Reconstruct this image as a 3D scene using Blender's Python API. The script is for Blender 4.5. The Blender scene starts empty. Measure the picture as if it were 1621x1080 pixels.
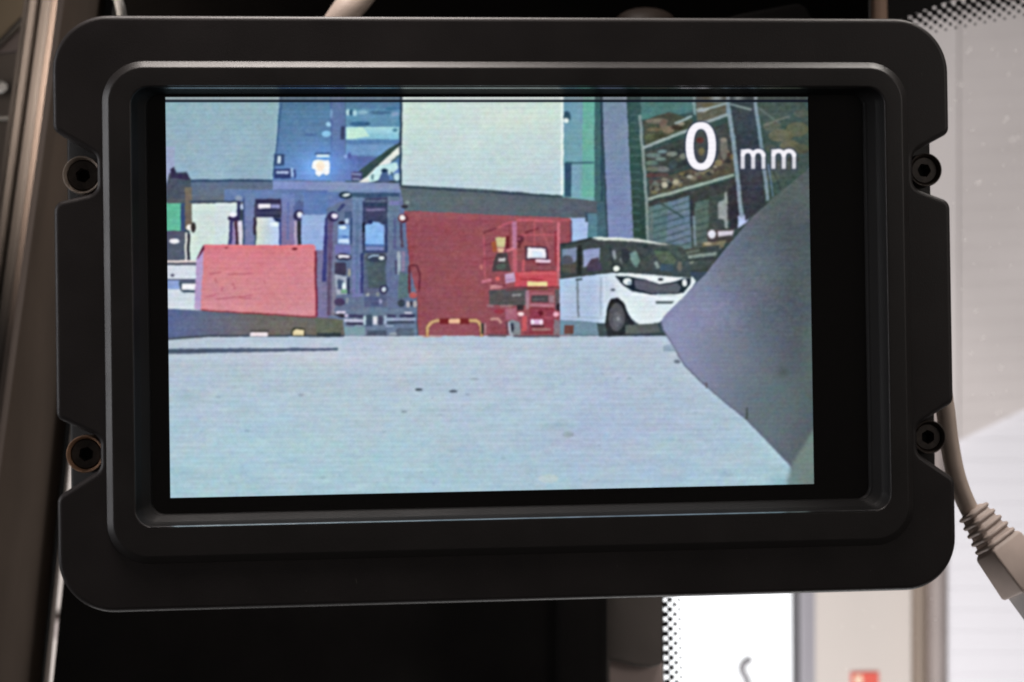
import bpy, bmesh, math, random
import numpy as np
from mathutils import Vector, Matrix
from mathutils.geometry import tessellate_polygon
random.seed(7)
rnd0 = random.Random(21)
SC = bpy.context.scene
COL = SC.collection

# ------------------------------------------------------------------ camera
# monitor frame in millimetres: x right, y up, h towards the viewer.
# world in metres: X = x, Z = y + ZC, Y = -h
PW, PH = 1621.0, 1080.0
ZC = 1.55
HFOV = math.radians(36.0)
FPX = PW / 2 / math.tan(HFOV / 2)
RX, RY, RZ = math.radians(-0.49), math.radians(4.90), math.radians(0.78)
TV = np.array([0.6, 7.6, -369.1])
def _rot(a, b, c):
    ca, sa, cb, sb, cc, sc = math.cos(a), math.sin(a), math.cos(b), math.sin(b), math.cos(c), math.sin(c)
    return (np.array([[cc, -sc, 0], [sc, cc, 0], [0, 0, 1]]) @ np.array([[cb, 0, sb], [0, 1, 0], [-sb, 0, cb]])
            @ np.array([[1, 0, 0], [0, ca, -sa], [0, sa, ca]]))
RM = _rot(RX, RY, RZ)
CAMP = -RM.T @ TV
def MW(x, y, h):                      # monitor millimetres -> world metres
    return Vector((x * .001, -h * .001, y * .001 + ZC))
def DW(v):                            # direction
    return Vector((v[0], -v[2], v[1]))
def project(P):                       # monitor mm (n,3) -> photo pixels
    c = P @ RM.T + TV
    return PW / 2 + FPX * c[:, 0] / -c[:, 2], PH / 2 - FPX * c[:, 1] / -c[:, 2]
def at(px, py, depth):                # a point seen at px,py at that distance (metres) from the lens
    d = np.array([(px - PW / 2) / FPX, -(py - PH / 2) / FPX, -1.0]) * depth * 1000.0
    m = RM.T @ (d - TV)
    return MW(*m)
def mm_at(px, py, h):                 # millimetres on the plane h of the monitor
    d = RM.T @ np.array([(px - PW / 2) / FPX, -(py - PH / 2) / FPX, -1.0])
    k = (h - CAMP[2]) / d[2]
    return CAMP[0] + d[0] * k, CAMP[1] + d[1] * k
RIGHT, UP, BACK = DW(RM[0]), DW(RM[1]), DW(RM[2])

cam_d = bpy.data.cameras.new('camera')
cam = bpy.data.objects.new('camera', cam_d); COL.objects.link(cam)
m = Matrix((RIGHT, UP, BACK)).transposed().to_4x4(); m.translation = MW(*CAMP)
cam.matrix_world = m
cam_d.sensor_width = 36.0
cam_d.angle = HFOV
cam_d.clip_start = .02; cam_d.clip_end = 100
cam_d.dof.use_dof = True
cam_d.dof.focus_distance = .367
cam_d.dof.aperture_fstop = 26.0
SC.camera = cam

# ------------------------------------------------------------------ light
world = bpy.data.worlds.new('World'); SC.world = world; world.use_nodes = True
bg = world.node_tree.nodes['Background']
bg.inputs[0].default_value = (1.0, .93, .88, 1); bg.inputs[1].default_value = .065
def area(name, loc, target, sx, sy, power, color=(1, .95, .9), spread=180):
    l = bpy.data.lights.new(name, 'AREA'); l.shape = 'RECTANGLE'; l.size = sx; l.size_y = sy
    l.energy = power; l.color = color; l.spread = math.radians(spread)
    o = bpy.data.objects.new(name, l); COL.objects.link(o); o.location = loc
    o.rotation_euler = (Vector(target) - Vector(loc)).to_track_quat('-Z', 'Y').to_euler()
    return o
# daylight through the roof window above the monitor (split by a roof bar) and the side window; cab fill and pillar lamp are added
area('roof_window_light', MW(-60, 430, -4), MW(-48, 58, 0), .34, .12, .64, (1, .91, .86), 62)
area('roof_window_light', MW(262, 430, -4), MW(120, 58, 0), .09, .12, .20, (1, .94, .88), 62)
area('side_window_light', MW(-560, 60, 45), MW(-95, 0, 0), .16, .40, .17, (.98, .97, 1), 62)
area('cab_fill_light', MW(550, 190, 450), MW(0, 0, -60), .26, .26, .62, (1, .92, .86))  # added fill lamp, brightens the bezel front and trim
area('pillar_fill_light', at(-420, 20, .50), at(110, 30, .63), .06, .08, .16, (1, .87, .76), 84)  # added lamp, placed to light the upper pillar only
# daylight outside
area('yard_light', at(1000, 6000, 1.5), at(1100, 600, 6.4), 3.0, 2.0, 430, (1, .98, .97))

SC.view_settings.view_transform = 'Standard'; SC.view_settings.look = 'None'
SC.view_settings.exposure = 0; SC.view_settings.gamma = 1
SC.render.engine = 'CYCLES'
SC.cycles.use_denoising = True
SC.cycles.pixel_filter_type = 'BLACKMAN_HARRIS'; SC.cycles.filter_width = 1.9
SC.cycles.max_bounces = 8; SC.cycles.transparent_max_bounces = 12
SC.cycles.caustics_reflective = False; SC.cycles.caustics_refractive = False

# ------------------------------------------------------------------ materials
def lin(c):
    c = c / 255.0
    return c / 12.92 if c <= .04045 else ((c + .055) / 1.055) ** 2.4
def RGB(r, g, b): return (lin(r), lin(g), lin(b), 1)
def material(name, col, rough=.5, spec=.5, var=.12, vscale=40, bump=0, bscale=900, metal=0, trans=0, ior=1.45, stretch=None, col2=None):
    m = bpy.data.materials.new(name); m.use_nodes = True
    nt = m.node_tree; b = nt.nodes['Principled BSDF']
    tc = nt.nodes.new('ShaderNodeTexCoord'); src = tc.outputs['Object']
    if stretch:
        mp = nt.nodes.new('ShaderNodeMapping'); mp.inputs['Scale'].default_value = stretch
        nt.links.new(src, mp.inputs[0]); src = mp.outputs[0]
    n = nt.nodes.new('ShaderNodeTexNoise'); n.inputs['Scale'].default_value = vscale; n.inputs['Detail'].default_value = 5
    nt.links.new(src, n.inputs['Vector'])
    r = nt.nodes.new('ShaderNodeValToRGB')
    r.color_ramp.elements[0].position = .3; r.color_ramp.elements[1].position = .7
    a = col2 if col2 else tuple(c * (1 - var) for c in col[:3]) + (1,)
    z = col if col2 else tuple(min(1, c * (1 + var)) for c in col[:3]) + (1,)
    r.color_ramp.elements[0].color = a; r.color_ramp.elements[1].color = z
    nt.links.new(n.outputs['Fac'], r.inputs[0]); nt.links.new(r.outputs[0], b.inputs['Base Color'])
    rr = nt.nodes.new('ShaderNodeMapRange'); rr.inputs[3].default_value = rough * .85; rr.inputs[4].default_value = min(1, rough * 1.15)
    nt.links.new(n.outputs['Fac'], rr.inputs[0]); nt.links.new(rr.outputs[0], b.inputs['Roughness'])
    b.inputs['Specular IOR Level'].default_value = spec; b.inputs['Metallic'].default_value = metal
    b.inputs['IOR'].default_value = ior
    if trans: b.inputs['Transmission Weight'].default_value = trans
    if bump:
        n2 = nt.nodes.new('ShaderNodeTexNoise'); n2.inputs['Scale'].default_value = bscale; n2.inputs['Detail'].default_value = 3
        nt.links.new(src, n2.inputs['Vector'])
        bp = nt.nodes.new('ShaderNodeBump'); bp.inputs['Strength'].default_value = bump; bp.inputs['Distance'].default_value = .0004
        nt.links.new(n2.outputs['Fac'], bp.inputs['Height']); nt.links.new(bp.outputs[0], b.inputs['Normal'])
    return m
M = {}
M['bezel'] = material('black_powder_coat', (.020, .0165, .0165, 1), .47, .4, .18, 60, .10, 2600)
M['rim'] = material('black_anodised_rim', (.017, .0145, .0142, 1), .42, .5, .15, 80, .07, 2600)
M['wall'] = material('black_moulded_plastic', (.010, .0095, .0098, 1), .55, .25, .1, 60)
M['housing'] = material('dark_housing', (.014, .012, .011, 1), .55, .4, .15, 60, .1, 2000)
M['glass'] = material('black_display_glass', (.008, .0072, .007, 1), .2, .3, .05, 30)
M['bolt'] = material('black_oxide_steel', (.055, .042, .035, 1), .42, .5, .35, 700, .15, 4000)
M['rust'] = material('worn_steel_ring', (.46, .27, .17, 1), .45, .5, .35, 500, .15, 4000)
M['steelring'] = material('dull_steel_ring', (.45, .37, .31, 1), .42, .5, .3, 500, .15, 4000)
M['socket'] = material('dark_socket', (.004, .004, .004, 1), .7, .2)
M['cable'] = material('beige_pvc', (.56, .45, .385, 1), .48, .45, .07, 160, .08, 1500)
M['boot'] = material('beige_boot', (.58, .47, .42, 1), .5, .45, .07, 160, .08, 1500)
M['clear'] = material('clear_polycarbonate', (.80, .75, .74, 1), .12, .5, .02, 50, trans=0, ior=1.5)
M['gold'] = material('gold_contacts', (.7, .5, .2, 1), .3, metal=1)
M['pillar'] = material('taupe_pillar_cover', (.17, .128, .10, 1), .6, .3, .18, 30, .15, 700, stretch=(2, 2, .35))
M['pillar_light'] = material('pale_taupe_edge', (.215, .168, .142, 1), .55, .4, .15, 30, stretch=(2, 2, .3))
M['pillar_grey'] = material('grey_taupe_channel', (.115, .10, .09, 1), .6, .3, .2, 30, stretch=(2, 2, .3))
M['pillar_dark'] = material('dark_rubber_seal', (.035, .03, .027, 1), .65, .3, .25, 40)
M['trim'] = material('black_cab_trim', (.0026, .0023, .0021, 1), .9, .02, .25, 25, .1, 600)
M['dash'] = material('black_dash_plastic', (.010, .009, .0088, 1), .8, .1, .3, 25, .1, 600)
M['trim2'] = material('charcoal_trim', (.12, .105, .097, 1), .7, .3, .2, 30, .1, 600)
M['beige_in'] = material('beige_door_lining', (.20, .165, .12, 1), .75, .2, .15, 20)
M['mauve_in'] = material('mauve_grey_lining', (.17, .145, .145, 1), .75, .2, .12, 20)
M['metal'] = material('dull_metal', (.45, .44, .42, 1), .4, .5, .1, 80)
M['brown'] = material('dark_brown_plastic', (.032, .021, .016, 1), .6, .4, .2, 60)
M['tan'] = material('tan_trim', (.72, .49, .37, 1), .65, .3, .12, 30)
M['frit'] = material('black_ceramic_frit', (.010, .0092, .0098, 1), .6, .3, .1, 60)
M['block'] = material('mauve_brown_plastic', (.82, .67, .63, 1), .6, .3, .1, 30)
M['dust'] = material('pale_dust', (.92, .90, .88, 1), .9, .1, .08, 50)
_nt = M['dust'].node_tree; _b = _nt.nodes['Principled BSDF']; _t = _nt.nodes.new('ShaderNodeBsdfTranslucent'); _t.inputs[0].default_value = (.75, .72, .70, 1)
_x = _nt.nodes.new('ShaderNodeAddShader'); _o = _nt.nodes['Material Output']; _c = _nt.nodes.new('ShaderNodeBsdfTransparent'); _c.inputs[0].default_value = (.8, .8, .8, 1)
_m = _nt.nodes.new('ShaderNodeMixShader'); _m.inputs[0].default_value = .5
_nt.links.new(_b.outputs[0], _m.inputs[1]); _nt.links.new(_t.outputs[0], _m.inputs[2])
_nt.links.new(_m.outputs[0], _x.inputs[0]); _nt.links.new(_c.outputs[0], _x.inputs[1]); _nt.links.new(_x.outputs[0], _o.inputs[0])
M['ext_wall'] = material('cream_render', (.62, .565, .53, 1), .85, .2, .05, 1.5, stretch=(1, 1, .3))
M['ext_white'] = material('white_lilac_cladding', (.80, .785, .83, 1), .8, .2, .03, 1.2)
M['ext_grey'] = material('wall_shade_grey', (.63, .58, .57, 1), .8, .2, .06, 2.0)  # shaded tone of the clad wall, put into the colour
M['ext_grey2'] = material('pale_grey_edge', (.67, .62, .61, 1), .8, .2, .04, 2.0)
M['column'] = material('brown_stone_column', (.36, .29, .24, 1), .85, .2, .10, 3, stretch=(3, 3, .4))
M['column2'] = material('mauve_stone_column', (.40, .345, .33, 1), .85, .2, .08, 3)
M['frame'] = material('lilac_grey_frame', (.36, .345, .38, 1), .7, .3, .05, 3)
M['sign'] = material('red_sign_paint', (.70, .10, .07, 1), .5, .4, .05, 20)
M['sign_white'] = material('cream_sign_paint', (.85, .68, .5, 1), .5, .4, .05, 20)
M['rod'] = material('pale_grey_rod', (.20, .195, .21, 1), .5, .4, .05, 20)
def thin_glass():
    m = bpy.data.materials.new('windscreen_glass'); m.use_nodes = True; nt = m.node_tree
    nt.nodes.clear(); o = nt.nodes.new('ShaderNodeOutputMaterial')
    t = nt.nodes.new('ShaderNodeBsdfTransparent'); t.inputs[0].default_value = (.97, .97, .97, 1)
    g = nt.nodes.new('ShaderNodeBsdfGlossy'); g.inputs['Roughness'].default_value = .05
    f = nt.nodes.new('ShaderNodeFresnel'); f.inputs[0].default_value = 1.35
    x = nt.nodes.new('ShaderNodeMixShader')
    nt.links.new(f.outputs[0], x.inputs[0]); nt.links.new(t.outputs[0], x.inputs[1]); nt.links.new(g.outputs[0], x.inputs[2])
    nt.links.new(x.outputs[0], o.inputs[0]); return m
M['windscreen'] = thin_glass()
def emit(name, col, s):
    m = bpy.data.materials.new(name); m.use_nodes = True; nt = m.node_tree; nt.nodes.clear()
    o = nt.nodes.new('ShaderNodeOutputMaterial'); e = nt.nodes.new('ShaderNodeEmission')
    e.inputs[0].default_value = col; e.inputs[1].default_value = s
    nt.links.new(e.outputs[0], o.inputs[0]); return m
M['sky'] = emit('bright_overcast_sky', (.97, .98, 1, 1), 1.7)
def screen_mat():
    m = bpy.data.materials.new('lit_lcd_picture'); m.use_nodes = True; nt = m.node_tree
    b = nt.nodes['Principled BSDF']; b.inputs['Base Color'].default_value = (.004, .004, .004, 1)
    b.inputs['Roughness'].default_value = .3; b.inputs['Specular IOR Level'].default_value = .3
    a = nt.nodes.new('ShaderNodeVertexColor'); a.layer_name = 'picture'
    nt.links.new(a.outputs[0], b.inputs['Emission Color']); b.inputs['Emission Strength'].default_value = 1.0
    return m
M['screen'] = screen_mat()

# ------------------------------------------------------------------ helpers
def mesh_obj(name, verts, faces, mat, parent=None, smooth=False, sharp=50, weighted=False):
    me = bpy.data.meshes.new(name); me.from_pydata([tuple(v) for v in verts], [], faces); me.update()
    bm = bmesh.new(); bm.from_mesh(me); bmesh.ops.recalc_face_normals(bm, faces=bm.faces); bm.to_mesh(me); bm.free()
    me.materials.append(M[mat] if isinstance(mat, str) else mat)
    if smooth:
        me.polygons.foreach_set('use_smooth', [True] * len(me.polygons)); me.set_sharp_from_angle(angle=math.radians(sharp))
    o = bpy.data.objects.new(name, me); COL.objects.link(o)
    if weighted:
        w = o.modifiers.new('even_normals', 'WEIGHTED_NORMAL'); w.keep_sharp = True; w.weight = 90
    if parent is not None:
        o.parent = parent; o.matrix_parent_inverse = Matrix.Translation(-parent.location)
        if parent.type == 'MESH': o.matrix_parent_inverse = Matrix.Identity(4)
    return o
def thing(name, label, cat, loc, group=None):
    o = bpy.data.objects.new(name, None); COL.objects.link(o); o.location = loc; o.empty_display_size = .02
    o['kind'] = 'thing'
    return tag(o, label, cat, group)
def tag(o, label, cat=None, group=None, kind=None):
    if label: o['label'] = label
    if cat: o['category'] = cat
    if group: o['group'] = group
    if kind: o['kind'] = kind
    return o
def slab(name, pts, depth, thick, mat, parent=None, bevel=0.0, smooth=False):
    """a plate whose outline is seen at pts; its front stands depth metres from the lens; pts may carry own depth"""
    front = [at(p[0], p[1], p[2] if len(p) > 2 else depth) for p in pts]
    back = [f - BACK * thick for f in front]
    n = len(pts)
    fs = [list(range(n)), list(range(2 * n - 1, n - 1, -1))] + [[i, i + n, (i + 1) % n + n, (i + 1) % n] for i in range(n)]
    o = mesh_obj(name, front + back, fs, mat, parent)
    if bevel:
        b = o.modifiers.new('soft_edges', 'BEVEL'); b.width = bevel; b.segments = 3; b.limit_method = 'ANGLE'
    return o
def tube(name, pts, rad, mat, parent=None, seg=16, sub=8, caps=True):
    """smooth tube through world points; rad one radius or one per point"""
    P = [Vector(p) for p in pts]; n = len(P)
    R = rad if isinstance(rad, (list, tuple)) else [rad] * n
    Q, RR = [], []
    for i in range(n - 1):
        p0, p1, p2, p3 = P[max(i - 1, 0)], P[i], P[i + 1], P[min(i + 2, n - 1)]
        for k in range(sub):
            t = k / sub
            Q.append(.5 * ((2 * p1) + (p2 - p0) * t + (2 * p0 - 5 * p1 + 4 * p2 - p3) * t * t + (3 * p1 - p0 - 3 * p2 + p3) * t ** 3))
            RR.append(R[i] * (1 - t) + R[i + 1] * t)
    Q.append(P[-1]); RR.append(R[-1])
    vs, fs = [], []
    u = None
    for i, q in enumerate(Q):
        d = (Q[min(i + 1, len(Q) - 1)] - Q[max(i - 1, 0)]).normalized()
        if u is None: u = d.cross(Vector((.3, .5, .8))).normalized()
        u = (u - d * u.dot(d)).normalized(); w = d.cross(u)
        for k in range(seg):
            a = 2 * math.pi * k / seg
            vs.append(q + (u * math.cos(a) + w * math.sin(a)) * RR[i])
    for i in range(len(Q) - 1):
        for k in range(seg):
            fs.append([i * seg + k, i * seg + (k + 1) % seg, (i + 1) * seg + (k + 1) % seg, (i + 1) * seg + k])
    if caps: fs += [list(range(seg))[::-1], [(len(Q) - 1) * seg + k for k in range(seg)]]
    return mesh_obj(name, vs, fs, mat, parent, True)
def rrect(x0, x1, y0, y1, r, n=12):
    """rounded rectangle, counter-clockwise from the bottom right corner; r one radius or (br,tr,tl,bl)"""
    rs = r if isinstance(r, (list, tuple)) else (r,) * 4
    out = []
    for (cx, cy, a0), q in zip(((x1, y0, -90), (x1, y1, 0), (x0, y1, 90), (x0, y0, 180)), rs):
        ox = cx - q if cx == x1 else cx + q; oy = cy - q if cy == y1 else cy + q
        for i in range(n + 1):
            a = math.radians(a0 + 90 * i / n); out.append((ox + q * math.cos(a), oy + q * math.sin(a)))
    return out
def loops_obj(name, loops, mat, parent=None, smooth=True, cap_last=False, cap_first=False, sharp=50, weighted=False):
    """bridge loops of (list of xy mm, h)"""
    n = len(loops[0][0]); vs, fs = [], []
    for pts, h in loops: vs += [MW(p[0], p[1], h) for p in pts]
    for i in range(len(loops) - 1):
        for k in range(n): fs.append([i * n + k, i * n + (k + 1) % n, (i + 1) * n + (k + 1) % n, (i + 1) * n + k])
    if cap_last: fs.append([(len(loops) - 1) * n + k for k in range(n)])
    if cap_first: fs.append([k for k in range(n)][::-1])
    return mesh_obj(name, vs, fs, mat, parent, smooth, sharp, weighted)
def fillet(pts, seg=6):
    """polygon of (x, y, radius) with rounded corners"""
    out = []; n = len(pts)
    for i in range(n):
        p = Vector(pts[i][:2]); r = pts[i][2]; a = Vector(pts[i - 1][:2]) - p; b = Vector(pts[(i + 1) % n][:2]) - p
        la, lb = a.length, b.length; a.normalize(); b.normalize()
        ang = a.angle(b); t = min(r / math.tan(ang / 2), la * .48, lb * .48); r = t * math.tan(ang / 2)
        c = p + (a + b).normalized() * (r / math.sin(ang / 2))
        s = p + a * t; e = p + b * t
        a0 = math.atan2(s.y - c.y, s.x - c.x); a1 = math.atan2(e.y - c.y, e.x - c.x)
        d = (a1 - a0 + math.pi) % (2 * math.pi) - math.pi
        k = seg if r < 8 else 14
        for j in range(k + 1):
            q = a0 + d * j / k; out.append((c.x + r * math.cos(q), c.y + r * math.sin(q)))
    return out
def inset(pts, d):
    n = len(pts); out = []
    for i in range(n):
        p, a, b = Vector(pts[i]), Vector(pts[i - 1]), Vector(pts[(i + 1) % n])
        e1, e2 = (p - a), (b - p)
        if e1.length < 1e-6: e1 = e2
        if e2.length < 1e-6: e2 = e1
        e1.normalize(); e2.normalize()
        n1, n2 = Vector((-e1.y, e1.x)), Vector((-e2.y, e2.x)); m_ = n1 + n2
        m_ = m_ / max(.3, m_.dot(n1)) if m_.length > 1e-6 else n1
        out.append((p.x + m_.x * d, p.y + m_.y * d))
    return out

# ================================================================== THE PLACE BEHIND (setting)
# sky, yard walls, daylight opening
def ext(name, pts, depth, thick, mat, label=None, cat=None, kind=None, parent=None):
    return tag(slab(name, pts, depth, thick, mat, parent), label, cat, None, kind)
ext('sky', [(600, 700), (2000, 700), (2000, 1600), (600, 1600)], 11.0, .02, 'sky', kind='structure')
EXT = 6.4
# cream wall left of the opening (only its sliver shows in the gap beside the pillar)
cw = thing('gate_wall', 'cream rendered wall glimpsed as a bright sliver beside the dark pillar', 'wall', at(70, 1000, EXT))
slab('wall_face', [(-300, 500), (640, 500), (640, 1500), (-300, 1500)], EXT, .15, 'ext_wall', cw)
slab('ledge', [(-300, 983), (640, 983), (640, 1012), (-300, 1012)], EXT - .07, .068, 'column2', cw)
w2 = thing('building_wall', 'cream wall carrying the red sign, lower right beyond the windscreen', 'wall', at(1380, 1000, EXT))
slab('wall_face', [(1283, 700), (1450, 700), (1450, 1500), (1283, 1500)], EXT, .15, 'ext_wall', w2)
df = thing('gate_post', 'lilac grey gate post beside the blown out daylight opening', 'post', at(1275, 1000, EXT))
slab('jamb', [(1265, 700), (1279, 700), (1279, 1500), (1270, 1500)], EXT - .05, .2, 'frame', df)
slab('stop', [(1279.5, 700), (1290, 700), (1290, 1500), (1279.5, 1500)], EXT - .02, .15, 'frame', df)
cl = thing('column', 'brown and mauve column under the lower right corner of the monitor', 'column', at(1465, 1000, EXT))
def halfround(name, x0, x1, y0, y1, depth, bulge, mat, parent, n=10):
    vs, fs = [], []
    for i in range(n + 1):
        t = i / n; x = x0 + (x1 - x0) * t; d = depth - bulge * math.sin(math.pi * t)
        vs += [at(x, y0, d), at(x, y1, d)]
    for i in range(n): fs.append([2 * i, 2 * i + 1, 2 * i + 3, 2 * i + 2])
    return mesh_obj(name, vs, fs, mat, parent, True)
halfround('shaft', 1443, 1470, 500, 1500, EXT - .02, .06, 'column', cl)
halfround('shaft', 1468, 1500, 500, 1500, EXT - .03, .05, 'column2', cl)
wr = thing('clad_wall', 'white lilac clad wall behind the network plug', 'wall', at(1600, 900, EXT))
y = 560
while y < 1500:                                   # cladding boards, each with a shallow lap
    slab('board', [(1492, y), (2300, y), (2300, y + 33.4), (1492, y + 33.4)], EXT - .004, .10, 'ext_white', wr); y += 33.8
slab('backing', [(1480, 400), (2400, 400), (2400, 1560), (1480, 1560)], EXT + .03, .08, 'ext_white', wr)
gp = thing('shade_panel', 'grey panel with slanting lower edge, painted shade on the clad wall right of the monitor', 'shade panel', at(1560, 500, EXT - .12))  # added panel stands in for shade on the clad wall
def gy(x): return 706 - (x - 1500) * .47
def cut_board(a, b):
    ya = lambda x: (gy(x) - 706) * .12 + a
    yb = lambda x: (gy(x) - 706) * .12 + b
    cross = lambda o: 1500 + (706 - o) / (.47 - .47 * .12)         # where a board line meets the slanting edge
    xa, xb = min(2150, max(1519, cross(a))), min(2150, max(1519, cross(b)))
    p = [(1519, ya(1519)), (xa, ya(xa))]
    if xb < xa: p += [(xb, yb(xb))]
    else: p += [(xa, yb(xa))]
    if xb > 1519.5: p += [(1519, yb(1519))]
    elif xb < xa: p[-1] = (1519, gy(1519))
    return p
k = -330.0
while k < 706:                                    # panel boards with the wall's shade in their grey, sloping like the lower edge
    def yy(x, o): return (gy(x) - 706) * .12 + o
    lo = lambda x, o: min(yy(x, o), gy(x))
    slab('shade_board', cut_board(k, k + 30), EXT - .03, .02, 'ext_grey', gp, bevel=.0015)
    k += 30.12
slab('pale_strip', [(1440, -300), (1517, -300), (1517, 700), (1440, 735)], EXT - .035, .028, 'ext_grey2', gp)  # lighter left strip of the added shade panel
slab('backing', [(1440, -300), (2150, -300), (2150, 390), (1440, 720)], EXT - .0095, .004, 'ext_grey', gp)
sg = thing('wall_sign', 'small red sign with cream mark on the cream wall at the bottom edge', 'sign', at(1370, 1082, EXT))
slab('sign_plate', [(1347, 1065), (1391, 1064), (1391, 1110), (1347, 1110)], EXT - .010, .008, 'sign', sg)
slab('sign_mark', [(1352, 1071), (1364, 1068), (1366, 1084), (1353, 1084)], EXT - .0115, .001, 'sign_white', sg)
slab('sign_mark', [(1352, 1090), (1386, 1090), (1386, 1096), (1352, 1096)], EXT - .0115, .001, 'sign_white', sg)
tag(tube('lamp_hook', [at(1187, 1095, 4), at(1182, 1076, 4), at(1175, 1062, 4), at(1178, 1050, 4), at(1190, 1043, 4)], .010, 'rod'),
    'pale grey hooked rod in the bright daylight opening', 'hook')

# ------------------------------------------------------------------ windscreen
ws = thing('windscreen', 'dusty windscreen with dotted black edge, right of and below the monitor', 'windscreen', at(1500, 1000, .62))
WD = .62
slab('glass_pane', [(930, -120), (1900, -120), (1900, 1250), (930, 1250)], WD, .005, 'windscreen', ws)
def dots(name, items, depth, mat, parent, seg=12):
    vs, fs = [], []
    for (x, y, r) in items:
        b = len(vs); vs.append(at(x, y, depth))
        for k in range(seg):
            a = 2 * math.pi * k / seg; vs.append(at(x + r * math.cos(a), y + r * math.sin(a), depth))
        for k in range(seg): fs.append([b, b + 1 + k, b + 1 + (k + 1) % seg])
    o = mesh_obj(name, vs, fs, mat, parent); o['kind'] = 'stuff'; return o
FD = WD - .001
slab('frit_band', [(1404, -100), (1800, -100), (1800, -63), (1640, -30), (1560, -14), (1490, 6), (1440, 24), (1404, 40)], FD + .0002, .0006, 'frit', ws)
it = []
for i in range(-4, 26):
    for j in range(-4, 9):
        x = 1464 + 15.5 * i + 8.3 * j; y = 23 - 2.9 * i + 6.0 * j
        t = y - (23 - .19 * (x - 1464))        # distance below the band's solid edge
        r = 5.6 - .098 * t - .0006 * t * t
        if t > 40 or r < 1.2 or t < -14: continue
        it.append((x, y, min(r, 5.6)))
dots('frit_dots', it, FD, 'frit', ws)
slab('frit_band', [(990, 880), (1049.5, 880), (1052.5, 1200), (990, 1200)], FD + .0002, .0006, 'frit', ws)
it = []
for i in range(-3, 22):
    for j in range(6):
        x = 1052.5 + 7.4 * j + .028 * (i * 15.3); y = 942 + 15.3 * i + (0 if j % 2 == 0 else 7.65)
        r = (5.0, 4.6, 3.5, 2.3, 1.3, .8)[j]
        if j >= 4 and i < 3: continue
        it.append((x, y, r))
dots('frit_dots', it, FD, 'frit', ws)
sp = [(1594, 187, 4.6), (1590, 193, 3), (1536, 78, 4), (1532, 83, 3), (1521, 134, 5), (1597, 117, 4), (1603, 221, 6), (1612, 217, 4), (1548, 290, 4.5), (1552, 287, 3),
      (1540, 205, 3.5), (1557, 228, 3), (1505, 173, 2.5), (1545, 493, 3.5), (1556, 535, 4.5), (1538, 559, 3.5), (1585, 582, 5), (1581, 653, 5), (1573, 624, 3),
      (1512, 160, 3), (1571, 78, 2.5), (1608, 80, 3), (1535, 160, 2.5), (1528, 380, 2.5), (1600, 420, 3), (1612, 330, 2.5), (1589, 262, 2.5)]
for _ in range(40): sp.append((random.uniform(1495, 1621), random.uniform(50, 700), random.uniform(.7, 1.5)))
for _ in range(16): sp.append((random.uniform(1300, 1621), random.uniform(945, 1080), random.uniform(.6, 1.3)))
sp += [(1481, 981, 1.6)]
dots('dust_specks', [s for s in sp], WD - .0012, 'dust', ws, 11)
tag(ws.children[-1], 'pale dust and dried water spots on the glass')

# ------------------------------------------------------------------ cab interior around the monitor
# left pillar: a folded cover with an edge bead and a channel, leaning to the lower left
pl = thing('cab_pillar', 'taupe ribbed cab pillar leaning along the left edge, behind the monitor', 'pillar', at(60, 540, .60))
def lean(x, y, s): return x + s * y
def strip(name, x0, x1, d0, d1, mat, s0=-.135, s1=-.135, n=14, y0=-80, y1=1200, thick=.01, curve=0.0):
    """long facet from line x0 to x1 (given at y=0), front distances d0,d1 from the lens"""
    vs, fs = [], []; c = 5
    for i in range(n + 1):
        y = y0 + (y1 - y0) * i / n
        for k in range(c + 1):
            t = k / c
            xa, xb = x0 + s0 * y, x1 + s1 * y
            vs.append(at(xa + (xb - xa) * t, y, d0 + (d1 - d0) * t - curve * math.sin(math.pi * t)))
    w = c + 1
    for i in range(n):
        for k in range(c): fs.append([i * w + k, i * w + k + 1, (i + 1) * w + k + 1, (i + 1) * w + k])
    nb = len(vs)
    vs += [v - BACK * thick for v in vs]
    for i in range(n):
        for k in range(c): fs.append([nb + i * w + k + 1, nb + i * w + k, nb + (i + 1) * w + k, nb + (i + 1) * w + k + 1])
        fs.append([i * w, (i + 1) * w, nb + (i + 1) * w, nb + i * w]); fs.append([i * w + c, nb + i * w + c, nb + (i + 1) * w + c, (i + 1) * w + c])
    return mesh_obj(name, vs, fs, mat, pl, True)
strip('door_seal', 38, 49, .640, .636, 'pillar_dark', curve=.004)
strip('channel', 47, 61, .632, .630, 'pillar_grey', curve=.002)
strip('groove', 58, 68, .640, .640, 'pillar_dark')
strip('channel', 66, 84, .628, .622, 'pillar_grey', curve=.003)
strip('edge_bead', 82, 97, .618, .616, 'pillar_light', curve=.004)
strip('cover', 95, 170, .618, .646, 'pillar', -.135, -.095, curve=.003)
strip('inner_seal', 168, 180, .640, .650, 'trim', -.095, -.1015, thick=.001)
# door seen past the pillar
dr = thing('door_lining', 'beige and mauve cab door lining in the top left corner', 'door', at(10, 60, .78))
slab('upper_lining', [(-120, -80), (70, -80), (60, 15), (42, 25), (-2, 66), (-120, 150)], .80, .01, 'beige_in', dr)
slab('lower_lining', [(-120, 150), (-2, 66), (42, 25), (62, 14), (62, 76), (30, 80), (-120, 96)], .805, .01, 'mauve_in', dr)
tube('piping', [at(-60, 118, .795), at(-2, 67, .795), at(18, 47, .795), at(40, 25, .795), at(62, 8, .795)], .0011, 'pillar_dark', dr)
slab('door_frame_panel', [(-120, 82), (60, 78), (60, 1200), (-120, 1200)], .81, .01, 'trim2', dr)
tube('lock_knob', [at(-14, 138, .79), at(-2, 137, .785), at(5, 138, .782)], [.003, .0034, .0022], 'metal', dr)
slab('metal_strip', [(-60, 185), (18, 185), (18, 189), (-60, 189)], .80, .003, 'metal', dr)
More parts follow.
